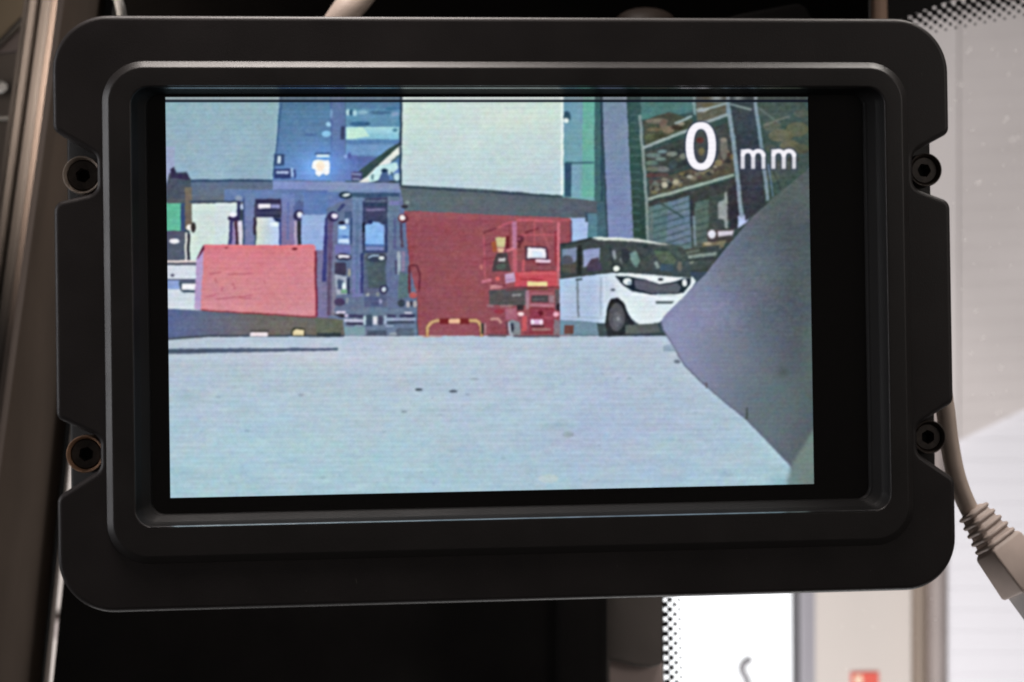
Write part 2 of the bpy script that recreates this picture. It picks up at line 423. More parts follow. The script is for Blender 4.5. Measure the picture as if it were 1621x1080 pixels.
# black trim below and behind the monitor
bt = thing('dash_trim', 'black trim panel below the monitor', 'trim panel', at(520, 1040, .60))
slab('panel', [(106, 860), (83.5, 1080), (60, 1300), (-120, 1420), (-160, 4300), (905, 4300), (905, 800), (113, 800)], .60, .02, 'dash', bt)  # lengthened far below view to block yard light from the bezel
slab('fold', [(880, 800), (961, 800), (975, 4300), (880, 4300)], .594, .02, 'dash', bt, bevel=.004)  # lengthened out of view along with the panel
slab('back_panel', [(200, 70), (1330, 70), (1330, 800), (125, 800)], .60, .02, 'trim', bt)
ct = thing('windscreen_surround', 'charcoal windscreen surround left of the dotted glass edge', 'trim', at(1005, 1000, .61))
slab('surround_strip', [(955, 800), (1049, 800), (1049, 1053), (1030, 1058), (1005, 1056), (985, 1050), (966, 1047), (966, 1200), (955, 1200)], .606, .006, 'trim2', ct, bevel=.002)
tag(slab('bracket_block', [(962, 1040), (1049, 1040), (1052, 1200), (962, 1200)], .612, .003, 'block', None, bevel=.001),
    'mauve brown plastic block under the charcoal windscreen surround', 'block')
# header over the monitor
hd = thing('header_trim', 'black header trim above the monitor', 'header trim', at(780, -10, .60))
slab('panel', [(180, -140), (1379, -140), (1379, 60), (176, 60)], .605, .02, 'trim', hd, bevel=.003)
slab('wedge', [(1130, 34), (1170, 22), (1265, 4), (1278, 12), (1290, 40), (1130, 46)], .595, .008, 'dash', hd, bevel=.003)
tag(slab('tan_trim_strip', [(1379.5, -140), (1405, -140), (1408, 60), (1380, 60)], .612, .006, 'tan', None, bevel=.003),
    'tan vertical trim strip above the top right of the monitor', 'trim strip')
def dome(name, cx, cy, rx, ry, depth, mat):
    vs, fs = [], []; n, mrows = 20, 7
    for j in range(mrows + 1):
        f = j / mrows * math.pi / 2
        for i in range(n):
            a = 2 * math.pi * i / n
            vs.append(at(cx + rx * math.cos(a) * math.cos(f), cy + ry * math.sin(a) * math.cos(f), depth - .012 * math.sin(f)))
    for j in range(mrows):
        for i in range(n): fs.append([j * n + i, j * n + (i + 1) % n, (j + 1) * n + (i + 1) % n, (j + 1) * n + i])
    fs.append(list(range(n)))
    return mesh_obj(name, vs, fs, mat, None, True)
tag(dome('knob', 1022, 36, 48, 24, .592, 'brown'), 'dark brown rounded knob peeping over the top edge of the monitor', 'knob')
tag(tube('hanging_cable', [at(640, -120, .52), at(600, -50, .52), at(570, -8, .515), at(545, 22, .51), at(515, 70, .51)], .0048, 'cable'),
    'beige cable crossing the black header above the monitor', 'cable')
tag(tube('cable_clip', [at(176, -30, .56), at(184, -8, .56), at(190, 10, .557), at(194, 34, .56)], .0016, 'metal'),
    'pale curved clip above the top left corner of the monitor', 'clip')

# ================================================================== THE MONITOR
mon = thing('rugged_monitor', 'black rugged monitor with bolted frame showing a camera picture of a warehouse yard', 'monitor', MW(0, -68.6, -10))
# flange outline with four bolt notches (counter-clockwise, from bottom right)
def q(px, py): return mm_at(px, py, -2.0)
XL, XR, YB, YT = -105.54, 105.54, -68.58, 68.58
def nl(pts): return [(*q(a, b), r) for a, b, r in pts]
xin_l, xin_r = -95.75, 96.5
outline = [(XR, YB, 12.5)]
def notch(side, ya, yb, yc, yd):
    """side -1/1; photo rows: ya upper lip, yb upper inner, yc lower inner, yd lower lip"""
    X = XL if side < 0 else XR; xi = xin_l if side < 0 else xin_r; pxx = 90 if side < 0 else 1503
    Y = [q(pxx, v)[1] for v in (ya, yb, yc, yd)]
    return [(X, Y[0], 2.2), (xi, Y[1], 2.6), (xi, Y[2], 2.6), (X, Y[3], 2.6)]
outline += notch(1, 637, 672, 716, 757)[::-1] + notch(1, 212, 243, 298, 320)[::-1]
outline += [(XR, YT, 13.0), (XL, YT, 16.0)]
outline += notch(-1, 208, 247, 306, 322) + notch(-1, 662, 694, 744, 786)
outline += [(XL, YB, 14.0)]
OUT = fillet(outline)
RR_ = 1.25
def quarter(k, n): a = math.pi / 2 * k / n; return RR_ * (1 - math.cos(a)), RR_ * math.sin(a)
loops = [(OUT, -8.0)]
for k in range(7):
    d, hgt = quarter(k, 6); loops.append((inset(OUT, d) if d else OUT, -RR_ + hgt))
CHR = (-94.33, 95.10, -57.50, 57.94)
hole = rrect(*CHR, 9.5)
bezel_vs, bezel_fs = [], []; n = len(OUT)
for pts, h in loops: bezel_vs += [MW(p[0], p[1], h) for p in pts]
for i in range(len(loops) - 1):
    for k in range(n): bezel_fs.append([i * n + k, i * n + (k + 1) % n, (i + 1) * n + (k + 1) % n, (i + 1) * n + k])
base = (len(loops) - 1) * n
hb = len(bezel_vs); bezel_vs += [MW(p[0], p[1], 0) for p in hole]
tri = tessellate_polygon([[Vector((p[0], p[1], 0)) for p in loops[-1][0]], [Vector((p[0], p[1], 0)) for p in hole[::-1]]])
nh = len(hole)
def idx(i): return base + i if i < n else hb + (nh - 1 - (i - n))
for t in tri: bezel_fs.append([idx(i) for i in t])
mesh_obj('front_bezel', bezel_vs, bezel_fs, 'bezel', mon, True, 50, True)
# raised rim: chamfer, flat face, rolled inner edge
RI = (-87.62, 89.16, -49.05, 51.76)
def ri(d, r): return rrect(RI[0] - d, RI[1] + d, RI[2] - d, RI[3] + d, r)
def ch(d, r): return rrect(CHR[0] + d, CHR[1] - d, CHR[2] + d, CHR[3] - d, r)
loops_obj('raised_rim', [(ch(.02, 9.5), -.5), (ch(.02, 9.5), .05), (ch(.10, 9.4), .12), (ch(1.50, 8.2), 1.24), (ch(1.70, 8.0), 1.36), (ch(1.95, 7.8), 1.40),
                         (ri(.45, 4.6), 1.40), (ri(.15, 4.3), 1.32), (ri(0, 4.1), 1.1), (ri(-.05, 4.0), .8)], 'rim', mon, sharp=50, weighted=True)
GL = (-84.6, 85.4, -46.6, 50.9)
def gl(d, r): return rrect(GL[0] - d, GL[1] + d, GL[2] - d, GL[3] + d, r)
def mixl(a, b, t): return [(p[0] * (1 - t) + s[0] * t, p[1] * (1 - t) + s[1] * t) for p, s in zip(a, b)]
A, B = ri(-.06, 4.0), gl(0, 3.0)
sur = loops_obj('screen_surround', [(A, .82), (mixl(A, B, .12), -.4), (mixl(A, B, .30), -1.5), (mixl(A, B, .38), -1.6), (mixl(A, B, .78), -2.9), (mixl(A, B, .86), -3.0), (mixl(A, B, .93), -3.15), (B, -4.02)], 'wall', mon, sharp=50, weighted=True)
M['edge_mirror'] = material('mirror_edge_metal', (.34, .34, .35, 1), .22, .5, .2, 300, metal=1)  # for metal strips added to reflect the picture along the rim opening
def added_mirror_strip(x0, x1, ya, ha, yb, hb):
    vs = [MW(x0, ya, ha), MW(x1, ya, ha), MW(x1, yb, hb), MW(x0, yb, hb)]
    k = Vector((0, .0006, 0)); vs += [v + k for v in vs]
    return mesh_obj('added_mirror_strip', vs, [[0, 1, 2, 3], [7, 6, 5, 4], [0, 4, 5, 1], [1, 5, 6, 2], [2, 6, 7, 3], [3, 7, 4, 0]], 'edge_mirror', mon)
added_mirror_strip(-83.0, 84.5, RI[3] + .30, 1.43, RI[3] - .22, .45)
added_mirror_strip(-84.5, 85.5, RI[2] - .05, 1.40, RI[2] + .16, .98)
gls = loops_obj('display_glass', [(gl(1.2, 3), -5.0), (gl(1.2, 3), -4.0)], 'glass', mon, False, cap_last=True, cap_first=True)
# rear housing, its edge seen inside the notches
HB = rrect(-103.9, 103.6, -66.8, 66.8, 11)
loops_obj('rear_housing', [(inset(HB, 9), -32), (inset(HB, 6), -34) if False else (inset(HB, 5), -30), (HB, -26), (HB, -8.6), (inset(HB, .6), -8.05)], 'housing', mon, True, cap_last=True, cap_first=True)
# rear mount reaching the trim behind
def box_mm(name, x0, x1, y0, y1, h0, h1, mat, parent):
    return loops_obj(name, [(rrect(x0, x1, y0, y1, 2), h0), (rrect(x0, x1, y0, y1, 2), h1)], mat, parent, True, True, True)
box_mm('mount_arm', -20, 20, -18, 18, -236, -31, 'housing', mon)
# a few flecks of dust and nicks on the coating
fv, ff = [], []
for _ in range(46):
    sd = rnd0.random()
    if sd < .25: fx_, fy_ = rnd0.uniform(-103, -96), rnd0.uniform(-60, 60)
    elif sd < .5: fx_, fy_ = rnd0.uniform(97.5, 103), rnd0.uniform(-60, 60)
    elif sd < .75: fx_, fy_ = rnd0.uniform(-92, 92), rnd0.uniform(59.5, 66.5)
    else: fx_, fy_ = rnd0.uniform(-92, 92), rnd0.uniform(-66.5, -59)
    if abs(fx_) > 95 and (18 < fy_ < 46 or -40 < fy_ < -12): continue
    a_, l_, w_ = rnd0.uniform(0, 3.14), rnd0.uniform(.05, .16) * (4 if rnd0.random() < .12 else 1), rnd0.uniform(.04, .10)
    b_ = len(fv)
    for sx, sy in ((-1, -.6), (0, -1), (1, -.5), (1, .6), (0, 1), (-1, .5)):
        fv.append(MW(fx_ + sx * l_ * math.cos(a_) - sy * w_ * math.sin(a_), fy_ + sx * l_ * math.sin(a_) + sy * w_ * math.cos(a_), .02))
    ff.append(list(range(b_, b_ + 6)))
M['fleck'] = material('grey_dust_fleck', (.085, .078, .072, 1), .9, .1)
mesh_obj('dust_flecks', fv, ff, 'fleck', mon)['kind'] = 'stuff'
# bolts
def bolt(px, py, ringmat, r=4.35, rot=.3, label=None):
    cx, cy = mm_at(px, py, -4.0)
    def circ(rad, n=32): return [(cx + rad * math.cos(2 * math.pi * k / n), cy + rad * math.sin(2 * math.pi * k / n)) for k in range(n)]
    hx = []
    for k in range(32):
        a = 2 * math.pi * k / 32 + rot; s = (a % (math.pi / 3)) - math.pi / 6
        hx.append((cx + 1.75 * math.cos(math.pi / 6) / math.cos(s) * math.cos(2 * math.pi * k / 32), cy + 1.75 * math.cos(math.pi / 6) / math.cos(s) * math.sin(2 * math.pi * k / 32)))
    hd_ = loops_obj('bolt', [(circ(r - .85), -8.0), (circ(r - .85), -5.2), (circ(r - 1.1), -4.9), (hx, -4.9), (hx, -6.8)], 'bolt', mon, True, cap_last=True)
    loops_obj('washer', [(circ(r), -8.0), (circ(r), -4.1), (circ(r - .12), -3.8), (circ(r - .28), -3.8), (circ(r - .78), -4.75), (circ(r - .8), -8.0)], ringmat, hd_, True)
    bm_ = [(cx + (p[0] - cx) * .9, cy + (p[1] - cy) * .9) for p in hx]
    loops_obj('socket', [(bm_, -6.75), (bm_, -6.7)], 'socket', hd_, False, cap_last=True)
    if label: hd_['label'] = label
    return hd_
bolt(130, 277, 'steelring', 4.45, .3)
bolt(135, 719, 'rust', 4.35, .7, 'bolt with a rusty brown ring')
bolt(1465, 269, 'bolt', 4.1, .1)
bolt(1471, 692, 'bolt', 4.1, .5)

# ------------------------------------------------------------------ the picture on the screen (flat print of a lit display)
X0, Y0, CW, CHH, SS = 250, 145, 1050, 660, 2
IMG = np.zeros((CHH * SS, CW * SS, 3), np.float32); IMG[:] = (60, 75, 90)
_yy, _xx = np.mgrid[0:CHH * SS, 0:CW * SS].astype(np.float32)
GX = (_xx + .5) / SS + X0; GYY = (_yy + .5) / SS + Y0
def mask_poly(pts):
    xs = [p[0] for p in pts]; ys = [p[1] for p in pts]
    a0 = max(0, int((min(xs) - X0) * SS) - 1); a1 = min(CW * SS, int((max(xs) - X0) * SS) + 2)
    b0 = max(0, int((min(ys) - Y0) * SS) - 1); b1 = min(CHH * SS, int((max(ys) - Y0) * SS) + 2)
    if a1 <= a0 or b1 <= b0: return None
    gx, gy_ = GX[b0:b1, a0:a1], GYY[b0:b1, a0:a1]; ins = np.zeros(gx.shape, bool)
    n_ = len(pts)
    for i in range(n_):
        (xa, ya), (xb, yb) = pts[i], pts[(i + 1) % n_]
        if ya == yb: continue
        c = (ya > gy_) != (yb > gy_)
        ins ^= c & (gx < (xb - xa) * (gy_ - ya) / (yb - ya) + xa)
    return (slice(b0, b1), slice(a0, a1)), ins
FE = [.8]                                        # softness of an edge, photo pixels
def _k1(a, sg):
    r = max(1, int(2.5 * sg)); k = np.exp(-.5 * (np.arange(-r, r + 1) / sg) ** 2); k = (k / k.sum()).astype(np.float32)
    p = np.pad(a, ((r, r), (0, 0)), 'edge'); a = sum(k[i] * p[i:i + a.shape[0]] for i in range(2 * r + 1))
    p = np.pad(a, ((0, 0), (r, r)), 'edge'); return sum(k[i] * p[:, i:i + a.shape[1]] for i in range(2 * r + 1))
def P(pts, c, c2=None, p0=None, p1=None, al=1.0):
    r = mask_poly(pts)
    if r is None: return
    s, k = r; sg = FE[0] * SS; pd = int(3 * sg) + 1
    b0, b1, a0, a1 = max(0, s[0].start - pd), min(CHH * SS, s[0].stop + pd), max(0, s[1].start - pd), min(CW * SS, s[1].stop + pd)
    kk = np.zeros((b1 - b0, a1 - a0), np.float32); kk[s[0].start - b0:s[0].stop - b0, s[1].start - a0:s[1].stop - a0] = k
    kk = _k1(kk, sg)[..., None] * al; s = (slice(b0, b1), slice(a0, a1))
    if c2 is None: v = np.array(c, np.float32)
    else:
        if p0 is None: p0, p1 = (0, min(p[1] for p in pts)), (0, max(p[1] for p in pts))
        d = np.array([p1[0] - p0[0], p1[1] - p0[1]], np.float32); L = float(d @ d)
        t = np.clip(((GX[s] - p0[0]) * d[0] + (GYY[s] - p0[1]) * d[1]) / L, 0, 1)[..., None]
        v = np.array(c, np.float32) * (1 - t) + np.array(c2, np.float32) * t
    IMG[s] = IMG[s] * (1 - kk) + v * kk
def Rr(x0, y0, x1, y1, c, c2=None, al=1.0): P([(x0, y0), (x1, y0), (x1, y1), (x0, y1)], c, c2, al=al)
def E_(cx, cy, rx, ry, c, al=1.0): P([(cx + rx * math.cos(a * math.pi / 16), cy + ry * math.sin(a * math.pi / 16)) for a in range(32)], c, al=al)
def L_(pts, w, c, al=1.0):
    for (xa, ya), (xb, yb) in zip(pts[:-1], pts[1:]):
        d = math.hypot(xb - xa, yb - ya) or 1; nx, ny = -(yb - ya) / d * w / 2, (xb - xa) / d * w / 2
        P([(xa + nx, ya + ny), (xb + nx, yb + ny), (xb - nx, yb - ny), (xa - nx, ya - ny)], c, al=al * .88)
def glow(cx, cy, rx, ry, c, al):
    k = np.exp(-(((GX - cx) / rx) ** 2 + ((GYY - cy) / ry) ** 2))[..., None] * al
    IMG[:] = IMG * (1 - k) + np.array(c, np.float32) * k
rnd = random.Random(3)
# --- upper facade
P([(240, 140), (443, 140), (437, 230), (430, 285), (240, 285)], (144, 177, 187), (145, 171, 193), (0, 165), (0, 284))
glow(330, 240, 60, 50, (158, 186, 200), .5)
L_([(443, 150), (437, 230), (430, 285)], 3, (165, 200, 215))
P([(443, 140), (528, 140), (528, 286), (431, 286), (438, 230)], (84, 120, 152), (100, 134, 188), (0, 165), (0, 283))
FE[0] = .9
Rr(524, 140, 547, 290, (92, 118, 158), (96, 116, 172))
Rr(547, 140, 636, 286, (86, 124, 152), (98, 132, 184))
Rr(548, 172, 634, 200, (98, 144, 176)); Rr(547, 201, 632, 221, (166, 214, 222), (128, 182, 212)); Rr(548, 222, 634, 226, (90, 132, 178)); Rr(548, 228, 634, 246, (110, 150, 194)); Rr(558, 248, 622, 268, (84, 106, 158)); Rr(546, 246, 566, 284, (92, 112, 172))
P([(548, 203), (575, 201), (585, 216), (548, 220)], (188, 228, 218))
for cx, cy, rx, ry, c in [(551, 178, 3, 5, (176, 206, 220)), (556, 178, 3, 5, (52, 92, 124)), (562, 179, 3, 5, (160, 196, 214)), (574, 178, 8, 3, (130, 172, 196)), (602, 178, 18, 3, (74, 112, 144)), (620, 172, 10, 3, (70, 116, 150)), (626, 181, 7, 3, (128, 158, 190)), (568, 196, 16, 3.6, (66, 110, 146)), (582, 196, 4, 3, (56, 96, 132)), (625, 206, 4, 3, (84, 134, 160)), (553, 246, 3, 5, (78, 90, 148)), (547, 248, 3, 3, (150, 172, 220))]: E_(cx, cy, rx, ry, c)
for yv in (176, 183, 190, 202, 219, 226, 236, 243): Rr(447, yv, 522, yv + 2, (98, 136, 188), al=.3)
E_(492, 214, 10, 1.6, (78, 106, 156)); Rr(539, 200, 545, 221, (58, 68, 104)); Rr(523, 160, 526, 250, (72, 92, 148), al=.6)
E_(520, 197, 4, 3.6, (152, 196, 226)); E_(517, 212, 7, 5, (136, 188, 226)); E_(525, 180, 2, 8, (120, 154, 192))
glow(509, 264, 40, 30, (118, 172, 246), .8); glow(500, 268, 16, 14, (150, 205, 255), .5)
L_([(445, 165), (437, 240), (432, 280)], 2.5, (64, 96, 134))
Rr(434, 244, 450, 262, (58, 80, 122)); Rr(439, 247, 444, 259, (196, 214, 234)); Rr(434, 267, 462, 283, (52, 66, 118)); Rr(437, 271, 457, 275, (172, 190, 228)); Rr(460, 266, 464, 281, (160, 186, 226)); Rr(465, 268, 468, 283, (60, 76, 130))
P([(564, 274), (585, 258), (612, 238), (634, 224), (637, 226), (637, 236), (592, 272), (576, 284), (566, 284)], (58, 80, 84)); Rr(556, 272, 574, 286, (74, 78, 122)); L_([(556, 275), (572, 276)], 2, (160, 186, 220)); L_([(558, 283), (570, 284)], 2.2, (170, 190, 222))
P([(567, 289), (582, 278), (612, 250), (634, 230), (637, 231), (637, 240), (622, 254), (592, 286), (582, 290)], (218, 222, 220)); P([(600, 262), (628, 257), (631, 266), (622, 274), (604, 284), (586, 289), (584, 280)], (190, 222, 226)); L_([(634, 246), (620, 256)], 3, (84, 110, 112))
P([(598, 288), (604, 274), (609, 268), (614, 272), (617, 288)], (82, 104, 146)); E_(609, 270, 5, 3, (40, 62, 92)); L_([(619, 272), (624, 284), (632, 290)], 3, (70, 100, 120)); E_(628, 280, 5, 6, (180, 206, 222)); E_(590, 280, 2, 5, (110, 140, 150))
P([(430, 286), (634, 290), (634, 304), (430, 301)], (124, 144, 196), (132, 146, 180), (430, 0), (634, 0))
Rr(430, 302, 645, 396, (98, 122, 178), (104, 118, 164))
P([(491, 263), (494, 254), (500, 251), (521, 252), (524, 262), (522, 275), (517, 280), (512, 277), (505, 282), (499, 279), (498, 271), (493, 269)], (70, 120, 190), al=.5)
Rr(498, 242, 523, 245, (66, 96, 140)); Rr(501, 245, 521, 249.5, (214, 242, 250)); P([(493, 262), (496, 255), (501, 253), (520, 254), (523, 262), (521, 274), (516, 278), (512, 275), (505, 280), (500, 277), (499, 269), (494, 267)], (240, 248, 252)); E_(507, 263, 7, 8, (252, 232, 214)); FE[0] = .8
# --- white panel and what is right of it
P([(636, 140), (891, 140), (896, 311), (635, 294)], (204, 222, 214), (186, 207, 216), (0, 162), (0, 305))
glow(800, 185, 60, 20, (214, 230, 218), .6)
L_([(635.5, 150), (634, 232), (634, 294)], 3.5, (48, 66, 84)); L_([(634, 295), (760, 301), (896, 312)], 3.2, (58, 76, 84))
Rr(891, 140, 948, 318, (112, 152, 176), (118, 168, 172)); Rr(922, 140, 942, 312, (108, 172, 160)); Rr(896, 256, 940, 259, (70, 108, 120)); Rr(894, 258, 905, 312, (58, 88, 110)); Rr(905, 262, 918, 312, (120, 160, 180)); E_(897, 185, 6, 9, (62, 92, 112)); E_(896, 191, 4, 4, (215, 228, 232))
Rr(888, 155, 892, 310, (222, 236, 234)); Rr(941, 140, 958, 320, (66, 104, 108)); Rr(951, 150, 955, 380, (50, 78, 92))
P([(632, 297), (896, 313), (957, 320), (957, 346), (903, 347), (640, 335)], (92, 108, 114), (86, 96, 108), (634, 0), (956, 0))
Rr(900, 345, 950, 386, (158, 180, 222)); Rr(926, 336, 946, 352, (66, 84, 100)); Rr(930, 338, 958, 382, (88, 128, 144)); Rr(945, 320, 962, 382, (70, 100, 116)); Rr(903, 352, 930, 384, (164, 186, 224))
P([(953, 140), (992, 140), (1006, 384), (962, 384)], (120, 140, 160), (122, 136, 180)); L_([(951, 150), (962, 384)], 3, (52, 70, 86))
P([(991, 140), (1290, 140), (1290, 430), (1006, 430)], (58, 84, 82), (56, 66, 66)); P([(992, 140), (1012, 140), (1026, 392), (1005, 392)], (56, 88, 88), (50, 70, 66))
for yv in range(180, 380, 13): Rr(998, yv, 1013, yv + 3, (84, 112, 112), al=.5)
# rack goods
FE[0] = 1.0
P([(1012, 140), (1098, 140), (1096, 178), (1016, 190)], (78, 118, 114)); P([(1100, 140), (1150, 140), (1150, 182), (1104, 196)], (96, 98, 86)); P([(1018, 192), (1060, 178), (1098, 190), (1090, 206), (1022, 232)], (72, 78, 66))
for x, y, rx, ry, c in [(1040, 192, 18, 4, (118, 112, 98)), (1050, 198, 6, 9, (110, 98, 84)), (1035, 205, 12, 3, (104, 98, 78)), (1058, 206, 10, 6, (124, 112, 94)), (1030, 216, 9, 5, (88, 94, 76)), (1072, 202, 9, 4, (66, 60, 52)), (1078, 196, 6, 3, (140, 136, 120)), (1044, 216, 10, 3, (62, 66, 54)), (1112, 174, 10, 4, (150, 156, 144)), (1122, 166, 12, 3, (100, 98, 76)), (1136, 160, 10, 3, (126, 132, 124))]: E_(x, y, rx, ry, c)
P([(1020, 242), (1092, 216), (1150, 194), (1164, 246), (1110, 258), (1030, 286)], (64, 72, 72)); P([(1060, 236), (1088, 224), (1088, 262), (1066, 268)], (54, 60, 62))
for x, y, rx, ry, c in [(1034, 246, 12, 4, (98, 122, 120)), (1048, 240, 8, 3, (110, 136, 136)), (1032, 258, 10, 4, (92, 116, 112)), (1046, 252, 9, 3, (104, 128, 122)), (1064, 244, 9, 4, (120, 130, 122)), (1074, 252, 9, 4, (70, 78, 72)), (1082, 248, 6, 5, (116, 122, 112)), (1034, 268, 12, 4, (104, 112, 98)), (1050, 268, 10, 5, (108, 116, 112)), (1066, 260, 7, 8, (66, 78, 82)), (1030, 278, 9, 4, (84, 66, 62)), (1048, 278, 12, 4, (92, 78, 74))]: E_(x, y, rx, ry, c)
P([(1028, 288), (1096, 266), (1162, 244), (1164, 274), (1028, 312)], (82, 80, 70))
for k in range(62):
    x = rnd.uniform(1030, 1160); y = 309 - (x - 1028) * .28 - rnd.uniform(2, 22) - (14 * rnd.random() if x > 1095 else 0)
    c = rnd.choice([(128, 122, 104), (96, 90, 76), (150, 146, 128), (62, 60, 56), (54, 54, 54), (108, 114, 106), (86, 70, 66), (120, 114, 84)])
    E_(x, y, rnd.uniform(2.5, 6), rnd.uniform(2, 4), c, .85)
E_(1052, 293, 5, 5, (176, 170, 150)); E_(1070, 288, 5, 4, (168, 162, 138)); E_(1118, 266, 6, 6, (150, 146, 100)); E_(1092, 280, 5, 3, (160, 158, 146)); E_(1110, 240, 5, 6, (108, 102, 72)); E_(1108, 222, 6, 5, (84, 52, 50)); E_(1146, 236, 6, 18, (112, 112, 104)); E_(1145, 222, 5, 4, (132, 128, 118)); E_(1138, 258, 6, 5, (128, 122, 92))
P([(1024, 322), (1165, 282), (1174, 352), (1030, 345)], (60, 64, 66))
P([(1026, 328), (1092, 310), (1096, 396), (1030, 396)], (92, 116, 122)); P([(1058, 320), (1090, 312), (1094, 384), (1054, 390)], (102, 122, 142)); P([(1100, 320), (1136, 312), (1142, 396), (1098, 396)], (84, 102, 98)); P([(1122, 312), (1150, 304), (1150, 362), (1122, 362)], (66, 74, 72))
for k in range(7):
    o = 338 + k * 11; L_([(1028, o), (1094, o - 20)], 2.6, (62, 82, 88), .8); L_([(1100, o - 2), (1136, o - 12)], 2.6, (60, 78, 74), .7)
L_([(1042, 320), (1082, 344)], 3, (58, 76, 82)); L_([(1094, 316), (1095, 360)], 4, (48, 54, 68)); L_([(1098, 342), (1101, 390)], 4, (118, 138, 148)); L_([(1031, 336), (1032, 380)], 4, (104, 118, 118))
P([(1137, 320), (1146, 317), (1147, 304), (1151, 304), (1152, 362), (1148, 362), (1146, 348), (1137, 346)], (142, 148, 148)); P([(1152, 300), (1170, 292), (1172, 362), (1156, 362)], (50, 50, 58)); P([(1120, 364), (1162, 362), (1160, 384), (1120, 388)], (70, 66, 66))
E_(1127, 371, 6, 7, (208, 212, 220)); P([(1136, 366), (1162, 365), (1160, 372), (1137, 375)], (200, 192, 204)); P([(1112, 386), (1150, 380), (1146, 392), (1112, 398)], (116, 110, 88)); E_(1120, 386, 6, 3, (160, 154, 130)); P([(1168, 342), (1190, 338), (1182, 352), (1168, 362)], (170, 184, 216))
P([(1078, 396), (1140, 388), (1130, 420), (1080, 430)], (66, 76, 74)); L_([(1076, 402), (1108, 397)], 3, (104, 122, 116)); L_([(1082, 408), (1134, 402)], 5, (138, 152, 144)); L_([(1084, 417), (1098, 415)], 4, (128, 138, 128)); L_([(1090, 413), (1130, 408)], 2.5, (50, 58, 58))
P([(1153, 140), (1192, 140), (1212, 325), (1180, 350)], (60, 72, 80), (52, 56, 66)); P([(1196, 140), (1290, 140), (1290, 330), (1216, 330)], (66, 82, 78))
for x, y, rx, ry, c in [(1222, 200, 14, 8, (92, 96, 84)), (1236, 215, 20, 10, (108, 106, 86)), (1262, 205, 18, 12, (98, 96, 78)), (1250, 232, 16, 10, (112, 106, 84)), (1268, 236, 14, 8, (84, 84, 68)), (1222, 236, 10, 6, (84, 90, 80)), (1240, 262, 20, 8, (76, 86, 74)), (1224, 280, 10, 10, (84, 96, 86)), (1270, 180, 14, 6, (84, 90, 78)), (1256, 252, 10, 5, (58, 60, 54))]: E_(x, y, rx, ry, c, .8)
L_([(1200, 170), (1236, 196)], 2.6, (96, 114, 112)); L_([(1208, 198), (1250, 184)], 2.6, (112, 120, 110))
for yv in range(5): L_([(1220 + yv * 3, 258 + yv * 9), (1226 + yv * 4, 276 + yv * 8)], 2.2, (54, 62, 62), .7)
FE[0] = .7
L_([(1013, 182), (1021, 285), (1027, 392)], 5, (132, 148, 148)); L_([(1097, 140), (1100, 182)], 5, (132, 160, 156)); L_([(1148, 140), (1163, 240), (1174, 345)], 6.5, (134, 154, 168)); L_([(1193, 140), (1205, 230), (1216, 318)], 5.5, (126, 146, 160)); L_([(1216, 260), (1224, 312)], 3, (96, 120, 140))
L_([(1018, 234), (1090, 206)], 5, (152, 168, 168)); L_([(1068, 196), (1096, 184)], 4, (150, 166, 166)); L_([(1110, 196), (1152, 182)], 5, (150, 166, 168)); L_([(1104, 177), (1150, 164)], 4, (150, 166, 168)); L_([(1025, 316), (1162, 277)], 5, (156, 170, 162)); L_([(1155, 165), (1190, 174)], 3, (130, 146, 150))
# --- left machines
Rr(240, 285, 432, 324, (92, 112, 140), (100, 106, 120)); Rr(300, 284, 430, 288, (62, 86, 116)); Rr(240, 318, 432, 322, (82, 84, 92))
Rr(300, 322, 372, 414, (206, 222, 216)); Rr(262, 232, 277, 290, (156, 170, 200)); P([(268, 274), (296, 272), (303, 284), (300, 330), (264, 330), (264, 290)], (74, 84, 98)); P([(270, 268), (276, 264), (280, 276), (296, 274), (302, 284), (296, 284), (270, 282)], (58, 58, 84))
Rr(240, 320, 288, 366, (96, 180, 152)); Rr(264, 314, 300, 322, (84, 92, 100)); Rr(240, 366, 292, 416, (84, 92, 112)); E_(276, 382, 8, 4, (222, 226, 238)); Rr(286, 322, 294, 366, (62, 84, 118)); Rr(293, 296, 304, 362, (112, 106, 96)); E_(300, 360, 5, 5, (228, 226, 222)); E_(306, 360, 4, 8, (66, 62, 66)); Rr(293, 368, 297, 416, (206, 206, 206)); Rr(297, 370, 301, 414, (60, 58, 72)); Rr(262, 412, 312, 416, (220, 206, 206)); Rr(262, 416, 312, 420, (98, 100, 116))
Rr(240, 420, 316, 494, (206, 216, 226)); E_(273, 436, 3, 2, (90, 90, 112)); Rr(264, 442, 310, 446, (84, 92, 118)); Rr(240, 444, 284, 458, (142, 164, 210)); P([(283, 446), (311, 446), (311, 463), (290, 463), (285, 458)], (72, 88, 108)); Rr(288, 449, 311, 459, (228, 234, 240))
